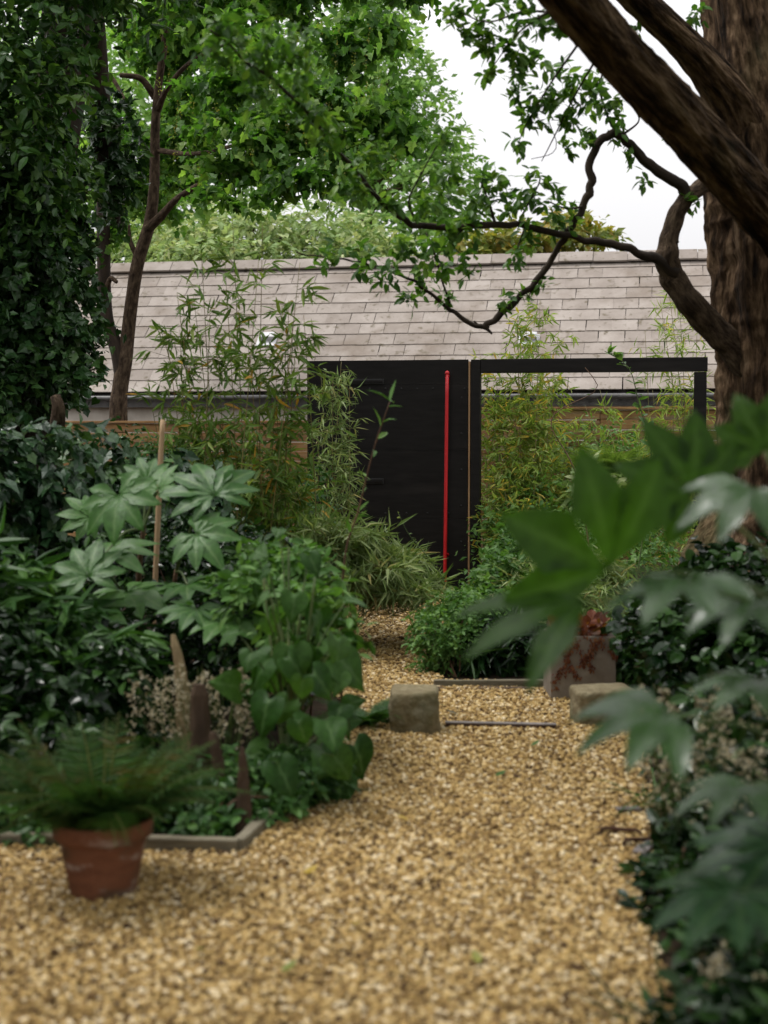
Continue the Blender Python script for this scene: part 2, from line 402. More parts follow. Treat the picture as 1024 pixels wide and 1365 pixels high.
M['steel'] = surf_mat('steel', [(.3, (.10, .085, .08)), (.7, (.24, .21, .20))], 8, .45, spec=.6, metallic=.4)
M['terracotta'] = surf_mat('terracotta', [(.3, (.10, .036, .016)), (.55, (.18, .068, .031)), (.75, (.25, .105, .052))], 6, .85, (1, 1, 2), bump=.4, bdist=.006, stain=((.34, .27, .22), 8, .56, .70), moss=((.035, .026, .013), 6, .48, .70))
M['driftwood'] = surf_mat('driftwood', [(.25, (.018, .011, .007)), (.5, (.060, .037, .022)), (.75, (.14, .095, .06))], 6, .85, (1.5, 1.5, .3), bump=.8, bdist=.02, stain=((.22, .17, .12), 4, .62, .75))
M['pale_wood'] = surf_mat('pale_wood', [(.3, (.11, .075, .035)), (.7, (.30, .23, .12))], 7, .85, (1.5, 1.5, .3), bump=.6, bdist=.02)
M['rust'] = surf_mat('rust', [(.3, (.02, .008, .005)), (.7, (.07, .03, .016))], 18, .85)

g = lambda *s: [(p, c) for p, c in s]
M['sycamore'] = leaf_mat('sycamore_leaf', g((0, (.036, .092, .018)), (.5, (.078, .168, .034)), (.85, (.14, .245, .056)), (1, (.20, .30, .075))), .45, .45, .2, tcol=(1.6, 1.9, .7))
M['cherry'] = leaf_mat('oval_leaf', g((0, (.035, .090, .016)), (.6, (.080, .175, .032)), (1, (.15, .25, .05))), .40, .40, .2)
M['ivy'] = leaf_mat('ivy_leaf', g((0, (.016, .045, .014)), (.6, (.036, .090, .024)), (1, (.075, .15, .04))), .34, .15, .35)
M['ivy_big'] = leaf_mat('ivy_big_leaf', g((0, (.010, .030, .012)), (.6, (.022, .060, .020)), (1, (.06, .12, .035))), .30, .10, .38, bump=.2)
M['far'] = leaf_mat('far_leaf', g((0, (.14, .26, .065)), (.6, (.22, .37, .11)), (1, (.31, .45, .16))), .55, .4, .2, tcol=(1.5, 1.6, .8))
M['pale'] = leaf_mat('pale_leaf', g((0, (.20, .30, .11)), (.6, (.32, .42, .18)), (1, (.46, .50, .26))), .55, .35, .2, tcol=(1.3, 1.3, .8))
M['golden'] = leaf_mat('golden_leaf', g((0, (.11, .16, .035)), (.6, (.24, .25, .06)), (1, (.36, .26, .06))), .5, .35, .2)
M['bamboo'] = leaf_mat('bamboo_leaf', g((0, (.065, .125, .024)), (.55, (.125, .205, .042)), (.86, (.20, .25, .065)), (.94, (.30, .22, .035)), (1, (.38, .20, .03))), .42, .30, .2)
M['bamboo_pale'] = leaf_mat('bamboo_pale_leaf', g((0, (.15, .23, .045)), (.5, (.27, .37, .085)), (.85, (.40, .45, .15)), (1, (.56, .38, .06))), .42, .42, .2)
M['bamboo_silver'] = leaf_mat('bamboo_silver_leaf', g((0, (.10, .16, .045)), (.5, (.20, .275, .10)), (.9, (.35, .40, .20)), (1, (.33, .27, .10))), .38, .28, .2)
M['fatsia'] = leaf_mat('fatsia_leaf', g((0, (.026, .080, .015)), (.5, (.050, .125, .026)), (1, (.080, .17, .038))), .36, .28, .28, vein=(.12, .20, .07), obj_rand=True, bump=.25, tcol=(1.3, 1.9, .45))
M['fatsia_dark'] = leaf_mat('fatsia_dark_leaf', g((0, (.012, .035, .014)), (.5, (.022, .058, .020)), (1, (.026, .060, .017))), .20, .25, .22, vein=(.05, .10, .035), obj_rand=True, bump=.25, tcol=(1.7, 2.4, .55))
M['fatsia_near'] = leaf_mat('fatsia_near_leaf', g((0, (.016, .046, .008)), (.5, (.028, .068, .011)), (1, (.042, .092, .015))), .20, .50, .16, vein=(.06, .12, .03), obj_rand=True, bump=.35, tcol=(1.6, 1.8, .45))
M['fatsia_gloss'] = leaf_mat('fatsia_gloss_leaf', g((0, (.014, .044, .008)), (.5, (.026, .070, .012)), (1, (.040, .098, .017))), .16, .25, .5, vein=(.04, .09, .025), obj_rand=True, bump=.35, tcol=(1.6, 1.8, .45))
p_ = [n for n in M['fatsia_gloss'].node_tree.nodes if n.type == 'BSDF_PRINCIPLED'][0]
p_.inputs['Coat Weight'].default_value = .13; p_.inputs['Coat Roughness'].default_value = .14; p_.inputs['Coat IOR'].default_value = 1.9
M['heart'] = leaf_mat('heart_leaf', g((0, (.015, .048, .008)), (.5, (.030, .080, .013)), (1, (.058, .125, .022))), .32, .28, .16, vein=(.08, .15, .05), obj_rand=True, bump=.3)
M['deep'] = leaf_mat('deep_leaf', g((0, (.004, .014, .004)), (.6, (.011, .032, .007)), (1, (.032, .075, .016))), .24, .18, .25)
M['laurel'] = leaf_mat('laurel_leaf', g((0, (.020, .058, .012)), (.6, (.052, .130, .026)), (1, (.12, .22, .045))), .34, .30, .35)
M['mid'] = leaf_mat('mid_leaf', g((0, (.018, .055, .011)), (.6, (.040, .105, .022)), (1, (.085, .175, .042))), .40, .28, .2)
M['fresh'] = leaf_mat('fresh_leaf', g((0, (.050, .125, .024)), (.6, (.090, .190, .042)), (1, (.15, .26, .07))), .42, .32, .2)
M['fern'] = leaf_mat('fern_leaf', g((0, (.018, .050, .010)), (.6, (.040, .095, .018)), (.88, (.07, .08, .016)), (1, (.10, .050, .013))), .5, .28, .2)
M['tree_fern'] = leaf_mat('tree_fern_leaf', g((0, (.10, .18, .04)), (.6, (.19, .28, .07)), (1, (.30, .36, .13))), .5, .35, .2)
M['heuchera'] = leaf_mat('heuchera_leaf', g((0, (.07, .018, .012)), (.6, (.15, .045, .02)), (1, (.20, .09, .03))), .45, .25, .2)
M['petal'] = leaf_mat('petal', g((0, (.24, .20, .11)), (.6, (.40, .355, .235)), (1, (.58, .54, .42))), .6, .35, .2, tcol=(1.1, 1, .9))
M['yellow'] = leaf_mat('fallen', g((0, (.30, .20, .02)), (.6, (.42, .30, .03)), (1, (.12, .16, .02))), .5, .2, .4)

# ---------------------------------------------------------------- ground and gravel
gs = 130.0
structure('ground', make_mesh('ground', [(-gs, -gs, 0), (gs, -gs, 0), (gs, gs, 0), (-gs, gs, 0)], np.array([[0, 1, 2, 3]]), M['soil']))
PATH_PX = [(-420, 1560), (-300, 1128), (0, 1124), (318, 1132), (372, 1086), (405, 1056), (440, 1016), (468, 985), (480, 955), (446, 925), (415, 900),
           (405, 860), (420, 830), (430, 788), (640, 788), (640, 830), (575, 880), (580, 911), (735, 911), (860, 935), (850, 990), (864, 1060), (872, 1120), (852, 1200), (880, 1300), (905, 1365), (1010, 1560)]
PATH = np.array([G(a, b)[:2] for a, b in PATH_PX])
def inside(P, poly):
    x, y = P[:, 0], P[:, 1]; r = np.zeros(len(P), bool); j = len(poly)-1
    for i in range(len(poly)):
        xi, yi, xj, yj = *poly[i], *poly[j]
        r ^= ((yi > y) != (yj > y)) & (x < (xj-xi)*(y-yi)/(yj-yi+1e-12)+xi); j = i
    return r
structure('gravel_path', make_mesh('gravel_path', np.c_[PATH, np.full(len(PATH), .010)], [list(range(len(PATH)))], M['gravel_base']))
# loose stone chips: a few worn shapes, tens of thousands of them
ph = (1+5**.5)/2
ICO = nrm(np.array([[-1, ph, 0], [1, ph, 0], [-1, -ph, 0], [1, -ph, 0], [0, -1, ph], [0, 1, ph], [0, -1, -ph], [0, 1, -ph], [ph, 0, -1], [ph, 0, 1], [-ph, 0, -1], [-ph, 0, 1]]))
ICOF = np.array([[0,11,5],[0,5,1],[0,1,7],[0,7,10],[0,10,11],[1,5,9],[5,11,4],[11,10,2],[10,7,6],[7,1,8],[3,9,4],[3,4,2],[3,2,6],[3,6,8],[3,8,9],[4,9,5],[2,4,11],[6,2,10],[8,6,7],[9,8,1]])
acc = Acc()
for y0, y1, sp, r0, r1 in ((3.0, 6.2, .0140, .0058, .0125), (6.2, 9.0, .0160, .0066, .0132), (9.0, 13.3, .024, .009, .016)):
    X, Y = np.meshgrid(np.arange(-3.4, 2.6, sp), np.arange(y0, y1, sp))
    P = np.c_[X.ravel(), Y.ravel()] + rng.uniform(-.55, .55, (X.size, 2))*sp
    half = P[:, 1]*.275 + .35
    P = P[(np.abs(P[:, 0]) < half)]
    # the edge of the gravel frays a little
    P = P[inside(P + rng.normal(0, .018, P.shape), PATH)]
    n = len(P); s = rng.uniform(r0, r1, n)*np.where(rng.random(n) < .08, 1.35, 1)
    A = sphere_dirs(n); B = nrm(np.cross(A, sphere_dirs(n))); C = np.cross(A, B)
    flat_ = rng.uniform(.55, .85, n); long_ = rng.uniform(1.0, 1.5, n)
    L = ICO[None]*(1 + rng.uniform(-.22, .22, (n, 12, 1)))
    V = L[..., 0:1]*A[:, None]*long_[:, None, None] + L[..., 1:2]*B[:, None] + L[..., 2:3]*C[:, None]*flat_[:, None, None]
    V = V*s[:, None, None]; V[..., 2] *= .8
    zz = .010 + rng.uniform(0, .012, n) + .006*np.sin(P[:, 0]*5+P[:, 1]*3)*np.sin(P[:, 1]*4)
    V += np.c_[P, zz][:, None, :]
    acc.add(V.reshape(-1, 3), (ICOF[None]+(np.arange(n)*12)[:, None, None]).reshape(-1, 3))
go = obj('gravel', acc.mesh('gravel', M['stone_chip']))
tag(go, 'loose golden flint gravel covering the winding garden path', 'gravel', kind='stuff')

# ---------------------------------------------------------------- the gate line and the building line, both turned 11 degrees
TH = math.radians(-11.0)
EX, EN = np.array([math.cos(TH), math.sin(TH), 0]), np.array([-math.sin(TH), math.cos(TH), 0])
def on_line(base, px):
    """point at ground level on the line base + t*EX seen at photo column px"""
    u = (px-512)/FPX/CA     # good near eye level
    t = (u*base[1]-base[0]) / (EX[0]-u*EX[1])
    return base + EX*t
def lframe(P0):
    """local points (along, away, up) to world"""
    return lambda a: P0 + np.asarray(a)[..., 0:1]*EX + np.asarray(a)[..., 1:2]*EN + np.asarray(a)[..., 2:3]*UP
RZ = TH

# ---- slate-roofed outbuilding
B0 = np.array([0.0, 17.6, 0.0])
EAVE_Z = W(512, 523, 17.6)[2]
pit = math.radians(40); tp = math.tan(pit)
Kr = (W(512, 352, 20.0)[2]-CAM_H)/20.0
run = (Kr*17.6 + CAM_H - EAVE_Z)/(tp-Kr)
RIDGE_Z = EAVE_Z + run*tp; SL = run/math.cos(pit)
HALF = 6.2
bld = thing('outbuilding', 'long low outbuilding with a pale grey slate roof behind the black gate', 'building', B0)
f = lframe(np.zeros(3))        # parts are laid out round the building's own origin
def bpart(name, boxes, mat, parent=bld):
    acc = Acc()
    for c, s in boxes:
        V, F = box(c, *s); acc.add(f(V), F)
    return obj(name, acc.mesh(name, mat), parent)
bpart('wall', [((0, .10+run-.1, EAVE_Z/2-.05), (2*HALF-.3, 2*run-.25, EAVE_Z-.1))], M['plaster'])
# gable triangles
for sx in (-1, 1):
    Vg = f(np.array([(sx*(HALF-.16), .3, EAVE_Z-.11), (sx*(HALF-.16), 2*run-.5, EAVE_Z-.11), (sx*(HALF-.16), run, RIDGE_Z-.15)]))
    obj('gable', make_mesh('gable', Vg, np.array([[0, 1, 2]]), M['plaster']), bld)
gv, gf, _ = tube([list(f(np.array([x, -.06, EAVE_Z-.06])))+[.034] for x in np.linspace(-HALF, HALF, 6)], sides=10, n=8)
obj('gutter', make_mesh('gutter', gv, gf, M['gutter'], smooth=True), bld)
bpart('fascia', [((0, .035, EAVE_Z-.10), (2*HALF-.02, .03, .15))], M['gutter'])
roof_me = make_mesh('roof', f(np.array([(-HALF, 0, EAVE_Z-.03), (HALF, 0, EAVE_Z-.03), (HALF, run, RIDGE_Z-.03), (-HALF, run, RIDGE_Z-.03), (HALF, 2*run, EAVE_Z-.03), (-HALF, 2*run, EAVE_Z-.03)])),
                    np.array([[0, 1, 2, 3], [3, 2, 4, 5]]), M['roof_felt'])
roof = obj('roof', roof_me, bld)
SW, GA = .325, SL/12.0
slate_meshes = []
def slate_geo(seed, w=SW-.005, h=GA+.09, t=.013):
    r2 = np.random.default_rng(seed)
    j = lambda a: a*r2.uniform(-1, 1)
    pts = [(-w/2+j(.003), j(.004)), (-w/6, j(.003)), (w/6, j(.003)), (w/2+j(.003), j(.004)), (w/2, h), (-w/2, h)]
    V = np.array([(x, y, 0) for x, y in pts] + [(x, y, t) for x, y in pts]); F = []
    tri = [[0, 5, 1], [1, 5, 4], [1, 4, 2], [2, 4, 3]]
    for a in tri: F.append(a); F.append([6+i for i in a[::-1]])
    for i in range(6):
        k = (i+1) % 6; F.append([i, k, 6+k]); F.append([i, 6+k, 6+i])
    return V, np.array(F)
SG = [slate_geo(k) for k in range(8)]
SM = [make_mesh('slate', V, F, M['slate']) for V, F in SG]
cs, sn = math.cos(pit), math.sin(pit)
rows = []
for r in range(12):
    off = (r % 2)*SW/2
    for c in range(int(2*HALF/SW)):
        x = -HALF+SW/2+off+c*SW
        if x > HALF-SW/2+.01: continue
        rows.append((r, x))
def slate_px(r, x):
    w = B0 + f(np.array([x, (r+.5)*GA*cs, EAVE_Z+(r+.5)*GA*sn]))
    rel = w-np.array([0, 0, CAM_H]); return 512+FPX*rel[0]/rel[1]
# the slates in the open are single pieces; those behind the trunk, the ivy and the bamboo are one
rows.sort(key=lambda q: 0 if 415 < slate_px(*q) < 945 else 1 if 330 < slate_px(*q) < 960 else 2 if slate_px(*q) > 150 else 3)
rest = Acc()
for i, (r, x) in enumerate(rows):
    lift = .010 + .002*rng.random(); tilt = pit - math.atan2(.010, GA) + rng.normal(0, .0012)
    k = int(rng.integers(8))
    p = f(np.array([x + rng.normal(0, .003), r*GA*cs - .012*sn, EAVE_Z + r*GA*sn + lift + .006]))
    mt = Matrix.Translation(Vector(p)) @ Matrix.Rotation(RZ, 4, 'Z') @ Matrix.Rotation(tilt, 4, 'X') @ Matrix.Rotation(rng.normal(0, .006), 4, 'Z')
    if i < 298: obj('slate', SM[k], roof, mtx=mt)
    else:
        mm = np.array(mt); V = SG[k][0] @ mm[:3, :3].T + mm[:3, 3]; rest.add(V, SG[k][1])
o = obj('slates', rest.mesh('slates', M['slate']), roof); o['kind'] = 'stuff'
# ridge tiles along the top
RT = .455
Vr = []
for s_ in (0, 1):
    x = -RT/2+.004 if s_ == 0 else RT/2-.004
    for yy, zz in ((-.16, -.105), (-.02, .03), (.02, .03), (.16, -.105), (.15, -.125), (0, .0), (-.15, -.125)):
        Vr.append((x, yy, zz))
Fr = [[i, (i+1) % 7, 7+(i+1) % 7, 7+i] for i in range(7)] + [list(range(6, -1, -1)), list(range(7, 14))]
RM = make_mesh('ridge_tile', Vr, Fr, M['slate'])
for i in range(int(2*HALF/RT)):
    p = f(np.array([-HALF+RT/2+i*RT, run, RIDGE_Z+.075+rng.normal(0, .004)]))
    obj('ridge_tile', RM, roof, mtx=Matrix.Translation(Vector(p)) @ Matrix.Rotation(RZ+rng.normal(0, .006), 4, 'Z'))
# two small lead-dressed roof vents
for px, row, lab in ((357, 4.3, 'small pale lead roof vent on the slates behind the bamboo'), (704, 4.0, 'small pale lead roof vent on the slates above the black beam')):
    x = on_line(B0 + EN*row*GA*cs, px); d_ = (x-B0)@EX
    p = B0 + f(np.array([d_, row*GA*cs, EAVE_Z+row*GA*sn+.055]))
    v = thing('roof_vent', lab, 'vent', p, 'lead roof vents')
    rot = Matrix.Rotation(RZ, 4, 'Z') @ Matrix.Rotation(pit, 4, 'X')
    V, F = bevel_box((0, 0, .0), .26, .24, .012, .004); obj('flashing', make_mesh('flashing', V, F, M['lead']), v, mtx=rot)
    V, F = bevel_box((0, .04, .035), .20, .11, .07, .012); obj('hood', make_mesh('hood', V, F, M['lead']), v, mtx=rot)

# ---- timber board fences between the gate and the building
def fence(name, label, base, px0, px1, top, nb, bh=.105):
    A, B = on_line(base, px0), on_line(base, px1); Lw = np.linalg.norm(B-A)
    t = thing(name, label, 'fence', A)
    seg = max(1, round(Lw/1.7)); sl = Lw/seg
    bm = [None]*3
    for k in range(3):
        V, F = bevel_box((0, 0, 0), sl-.006, .022, bh-.005, .004, rough=.0012, seed=k); bm[k] = make_mesh('board', V, F, M['board'])
    V, F = bevel_box((0, 0, 0), .075, .075, top+.0, .006); pm = make_mesh('post', V, F, M['board'])
    for i in range(seg+1):
        p = EX*(i*sl) + EN*.055
        obj('post', pm, t, mtx=Matrix.Translation(Vector((p[0], p[1], top/2-.02))) @ Matrix.Rotation(RZ, 4, 'Z'))
    for r in range(nb):
        for i in range(seg):
            p = EX*((i+.5)*sl); z = top-bh*(r+.5)+rng.normal(0, .002)
            obj('board', bm[(r+i) % 3], t, mtx=Matrix.Translation(Vector((p[0], p[1], z))) @ Matrix.Rotation(RZ, 4, 'Z') @ Matrix.Rotation(rng.normal(0, .003), 4, 'Y'))
    V, F = bevel_box((0, 0, 0), Lw+.06, .075, .03, .005)
    p = EX*Lw/2; obj('cap_rail', make_mesh('cap_rail', V, F, M['board']), t, mtx=Matrix.Translation(Vector((p[0], p[1], top+.017))) @ Matrix.Rotation(RZ, 4, 'Z'))
fence('timber_fence', 'low timber board fence in front of the white wall, left of the gate', np.array([0, 15.9, 0]), -120, 432, W(250, 561, 16.2)[2]-.03, 14)
fence('timber_fence', 'orange timber board fence seen through the open side of the black frame', np.array([0, 15.3, 0]), 560, 1050, W(760, 543, 15.0)[2]-.03, 15)

# ---- black gate and its frame
GB = np.array([0.0, 13.2 + (620-512)/FPX*13.2*math.tan(math.radians(11.0)), 0])
def gx(px): return on_line(GB, px)
TOPZ = W(620, 479, gx(620)[1])[2]
def gbox(pxa, pxb, z0, z1, y0, y1, bev=.004):
    a, b = gx(pxa), gx(pxb); c = (a+b)/2 + EN*(y0+y1)/2; c[2] = (z0+z1)/2
    return bevel_box(c, np.linalg.norm(b-a), y1-y0, z1-z0, bev, RZ)
fr = thing('garden_frame', 'tall black timber frame with an open side right of the gate door', 'frame', gx(632))
for nm, a_ in (('jamb', (627.5, 640, 0, TOPZ-.003, -.03, .09)), ('post', (923, 940, 0, TOPZ-.132, -.02, .08)), ('beam', (640.3, 941, TOPZ-.128, TOPZ, -.025, .085))):
    V, F = gbox(*a_); obj(nm, make_mesh(nm, V, F, M['black_paint'], org(fr)), fr)
V, F = gbox(624.2, 626.6, .02, TOPZ-.02, -.012, .05, .002); obj('edge_strip', make_mesh('edge_strip', V, F, M['raw_wood'], org(fr)), fr)
dr = thing('gate_door', 'solid black boarded garden gate door with a long red bar', 'gate', gx(515))
HZ = [.03, .42, 1.02, 1.62, TOPZ-.16, TOPZ]     # plank courses with fine seams
zz = [.03, W(515, 690, 13.4)[2], W(515, 600, 13.4)[2], W(515, 513, 13.4)[2], TOPZ]
for i in range(4):
    V, F = gbox(410, 623.4, zz[i]+(.0008 if i else 0), zz[i+1]-.0008, 0, .045, .0006)
    obj('panel', make_mesh('panel', V, F, M['black_paint'], org(dr)), dr)
V, F = gbox(411, 622.5, .035, TOPZ-.004, .046, .056, .001); obj('light_stop_board', make_mesh('light_stop_board', V, F, M['black_paint'], org(dr)), dr)  # unseen board added to stop light showing through the seams
for zc in (W(490, 509, 13.4)[2], W(490, 641, 13.4)[2]):
    a, b = gx(468), gx(512)
    hn = None
    for nm, dz in (('hinge', .019), ('hinge', -.019)):
        pass
    V, F = bevel_box((a+b)/2 + UP*zc - EN*.010, np.linalg.norm(b-a), .014, .052, .004, RZ)
    hn = obj('hinge', make_mesh('hinge', V, F, M['iron'], org(dr)), dr)
    V, F = bevel_box((a+b)/2 + UP*zc - EN*.020, np.linalg.norm(b-a)*.93, .010, .026, .003, RZ)
    obj('strap', make_mesh('strap', V, F, M['black_paint'], org(dr)), hn)
# bolt heads along the upper seam and the right stile
bv, bf = lathe([(0.0001, .006), (.006, .0055), (.009, .003), (.010, 0)], 10)
BM_ = make_mesh('bolt', bv, bf, M['iron'], smooth=True)
for px, py in [(x, 518) for x in range(430, 622, 21)] + [(615, y) for y in range(530, 770, 48)] + [(x, 684) for x in range(430, 600, 28)]:
    p = gx(px) - EN*.002; p[2] = W(px, py, p[1])[2]
    obj('bolt', BM_, dr, mtx=Matrix.Translation(Vector(p-org(dr))) @ Matrix.Rotation(RZ, 4, 'Z') @ Matrix.Rotation(math.pi/2, 4, 'X'))
pr = gx(597) - EN*.062; zt, zb = W(597, 499, pr[1])[2], W(594, 790, pr[1])[2]
pb = gx(594.5) - EN*.062
V, F, _ = tube([list(pb + UP*zb)+[.0165], list((pr+pb)/2 + UP*(zt+zb)/2)+[.0165], list(pr + UP*zt)+[.0165]], sides=16, n=12)
rb = obj('pull_bar', make_mesh('pull_bar', V, F, M['red_paint'], org(dr), True), dr); rb['label'] = 'bright red vertical pull bar'
for z_ in (zt-.015, zb+.35):
    V, F, _ = tube([list(pr+UP*z_+EN*a)+[.015] for a in (-.012, .03, .064)], sides=12, n=5)
    obj('bracket', make_mesh('bracket', V, F, M['red_paint'], org(dr), True), rb)
bv, bf = lathe([(.0001, .022), (.012, .019), (.020, .008), (.022, -.004), (.0165, -.016)], 16)
obj('end_knob', make_mesh('end_knob', bv + (pr+UP*(zt+.012)-org(dr)), bf, M['red_paint'], smooth=True), rb)

# ---------------------------------------------------------------- edging, blocks, planter, pots
def edging(name, label, pts, h, th, mat):
    t = thing(name, label, 'edging', list(pts[0]))
    for i in range(len(pts)-1):
        a, b = np.array(pts[i]), np.array(pts[i+1]); d_ = b-a; l = np.linalg.norm(d_[:2])
        V, F = bevel_box((a+b)/2 + UP*(h/2-.01), l-.004, th, h+.02, .006, math.atan2(d_[1], d_[0]), .0025, 3, i)
        obj('edging_board', make_mesh('edging_board', V, F, mat, org(t)), t)
edging('bed_edging', 'low weathered edging round the left bed, turning at its corner', [G(-300, 1128), G(-20, 1131), G(318, 1139), G(366, 1096)], .058, .045, M['edging'])
edging('bed_edging', 'low straight grey edging behind the stone blocks beside the square planter', [G(578, 919), G(735, 919)], .058, .05, M['edging'])
V, F = bevel_box((G(590, 922)+G(690, 922))/2 + UP*.012, .60, .07, .03, .006, .01, .002, 2)
o = obj('edging_rail', make_mesh('edging_rail', V, F, M['driftwood'])); tag(o, 'thin dark rail lying at the foot of the grey edging', 'rail')
def stone_block(label, px0, px1, py, h, dep, rz, seed):
    a, b = G(px0, py), G(px1, py); w = np.linalg.norm(b-a)
    c = (a+b)/2 + np.array([0, dep/2, h/2-.01])
    V, F = bevel_box((0, 0, 0), w, dep, h+.02, .022, 0, .0035, 9, seed)
    o = obj('stone_block', make_mesh('stone_block', V, F, M['block'], smooth=True), loc=tuple(c)); o.rotation_euler = (0, 0, rz)
    return tag(o, label, 'stone block', 'stone blocks flanking the path')
stone_block('squared mossy stone block at the left of the path narrowing', 521, 586, 983, .225, .25, math.radians(-3), 3)
stone_block('squared stone block at the right below the square planter', 768, 848, 972, .19, .24, math.radians(4), 5)
st = thing('metal_strip', 'flat metal strip set across the gravel between the two stone blocks', 'metal strip', (G(597, 972)+G(738, 975))/2)
a, b = G(594, 971), G(742, 974); d_ = b-a
V, F = bevel_box(np.array([0, 0, .036]), np.linalg.norm(d_), .035, .010, .003, math.atan2(d_[1], d_[0])); obj('plate', make_mesh('plate', V, F, M['steel']), st)
V, F = bevel_box(np.array([0, -.012, .018]), np.linalg.norm(d_)*.99, .008, .028, .002, math.atan2(d_[1], d_[0])); obj('upstand', make_mesh('upstand', V, F, M['rust']), st)
# square planter with walls, a hollow and soil
pa, pb_ = G(734, 936), G(821, 936); pw = np.linalg.norm(pb_-pa); phh = .365
pc = (pa+pb_)/2 + np.array([0, pw/2, 0])
pl = thing('square_planter', 'square concrete planter with rusty trailing growth on its face', 'planter', pc)
for i, (cx_, cy_, sx_, sy_) in enumerate(((0, -pw/2+.018, pw, .036), (0, pw/2-.018, pw, .036), (-pw/2+.018, 0, .036, pw-.073), (pw/2-.018, 0, .036, pw-.073))):
    V, F = bevel_box((cx_, cy_, phh/2), sx_, sy_, phh, .006, 0, .0008, 3, i); obj('side_panel', make_mesh('side_panel', V, F, M['concrete']), pl)
V, F = bevel_box((0, 0, phh-.06), pw-.075, pw-.075, .04, .004, 0, .004, 4); obj('soil', make_mesh('soil', V, F, M['soil']), pl)
# dried creeper hanging down its face
cr = thing('trailing_creeper', 'dry rust-red creeper strands hanging down the planter face', 'creeper', pc+np.array([0, -pw/2, phh]))
for i, (x0, ln) in enumerate(((-.30, .30), (-.24, .24), (-.04, .17), (.06, .13), (.15, .20), (.30, .14))):
    acc = Acc(); x0 *= pw; npt = int(ln*420)
    t = rng.random(npt)**.8; sway = .03*np.sin(t*5+i*2)+.04*t*(1 if i % 2 else -.4)
    P = np.c_[x0+sway+rng.normal(0, .012, npt), -.006-rng.random(npt)*.008, .01-t*ln]
    leaves(acc, OVALS, P, nrm(np.c_[rng.normal(0, .6, npt), -.2*np.ones(npt), -np.ones(npt)]), np.c_[rng.normal(0, .4, npt), -np.ones(npt), rng.normal(.3, .4, npt)], rng.uniform(.012, .026, npt))
    sd_ = obj('strand', acc.mesh('strand', M['heuchera']), cr); sd_['kind'] = 'stuff'
acc = Acc(); hp = rng.uniform(-.42, .42, (120, 2))*pw
P = np.c_[hp, np.full(120, .0)+rng.uniform(-.03, .06, 120)] + np.array([0, pw/2, 0])
dd = nrm(np.c_[hp*2, rng.uniform(.1, .6, 120)] + .3*rng.normal(size=(120, 3)))
leaves(acc, ROUND, P, dd, UP+.5*rng.normal(size=(120, 3)), rng.uniform(.05, .085, 120))
obj('foliage', acc.mesh('foliage', M['heuchera']), cr)

# terracotta pot
pot_c = (G(88, 1206)+G(172, 1206))/2 + np.array([0, .10, 0])
PH = .255
pot = thing('terracotta_pot', 'round terracotta pot holding the fern on the gravel', 'pot', pot_c)
rb_, rt_ = .105, .150
pv, pf = lathe([(.0005, .0), (rb_*.96, .0), (rb_, .008), (.122, .10), (.140, PH-.066), (.143, PH-.060), (.155, PH-.058), (.160, PH-.052), (.163, PH-.006), (.160, PH), (.150, PH), (.146, PH-.006), (.142, PH-.05), (.0005, PH-.055)], 48)
me = make_mesh('body', pv, pf, M['terracotta'], smooth=True); obj('body', me, pot)
sv, sf = lathe([(.0005, PH-.028), (.09, PH-.030), (.143, PH-.036)], 24); obj('soil', make_mesh('soil', sv, sf, M['soil']), pot)

# driftwood stakes
def stake(label, rows, mat, w, d_, name='driftwood_stake', taper=.5, seed=0):
    """rows: (px, py, depth) from foot to tip; w, d_ cross section"""
    P = np.array([W(*r) for r in rows]); P = np.vstack([[P[0][0], P[0][1], -.04], P[1:]]); n = 14; C = catmull(np.c_[P, np.ones(len(P))], n)[:, :3]
    r2 = np.random.default_rng(seed); V, F = [], []
    for i in range(n):
        t = i/(n-1); k = 1-(1-taper)*t**1.5
        if i == n-1: k *= .6
        sec = np.array([(-1, -.6), (-.5, -1), (.5, -1), (1, -.5), (1, .6), (.4, 1), (-.5, 1), (-1, .5)])*np.array([w, d_])/2*k
        sec = sec*(1+r2.uniform(-.10, .10, (8, 1)))
        V.append(np.c_[C[i, 0]+sec[:, 0], C[i, 1]+sec[:, 1], np.full(8, C[i, 2])])
        if i: F += [[(i-1)*8+j, (i-1)*8+(j+1) % 8, i*8+(j+1) % 8, i*8+j] for j in range(8)]
    F.append([(n-1)*8+j for j in range(8)])
    o = obj(name, make_mesh(name, np.concatenate(V), F, mat, P[0]), loc=tuple(P[0])); return tag(o, label, 'wooden stake', 'upright pieces of wood in the left bed')
stake('dark upright driftwood plank with squared top in the left bed', [(271, 1072, 5.55), (269, 1000, 5.55), (265, 912, 5.55)], M['driftwood'], .085, .05, taper=.82, seed=1)
stake('pale-streaked driftwood piece leaning beside the dark plank', [(293, 1075, 5.4), (292, 1030, 5.4), (284, 976, 5.4)], M['driftwood'], .058, .05, taper=.6, seed=2)
stake('pointed brown wooden stake at the bed corner above the edging', [(326, 1118, 5.22), (325, 1060, 5.22), (323, 996, 5.22)], M['driftwood'], .068, .05, taper=.30, seed=3)
stake('broad pale pointed piece of wood among the cream flowers', [(250, 985, 5.9), (243, 915, 5.95), (231, 846, 6.0)], M['pale_wood'], .085, .05, taper=.35, seed=4)
V, F, _ = tube([list(W(206, 800, 7.6))+[.014], list(W(213, 640, 7.6))+[.0145], list(W(217, 560, 7.6))+[.013]], sides=10, n=14)
V2, F2, _ = tube([list(G(200, 945))+[.014], list(W(206, 800, 7.6))+[.014]], sides=10, n=4)
o = obj('bamboo_cane', make_mesh('bamboo_cane', np.vstack([V, V2]), np.vstack([F, F2+len(V)]), M['cane'], G(200, 945), True), loc=tuple(G(200, 945)))
tag(o, 'tan cane standing upright among the large-leaved plant on the left', 'garden cane')
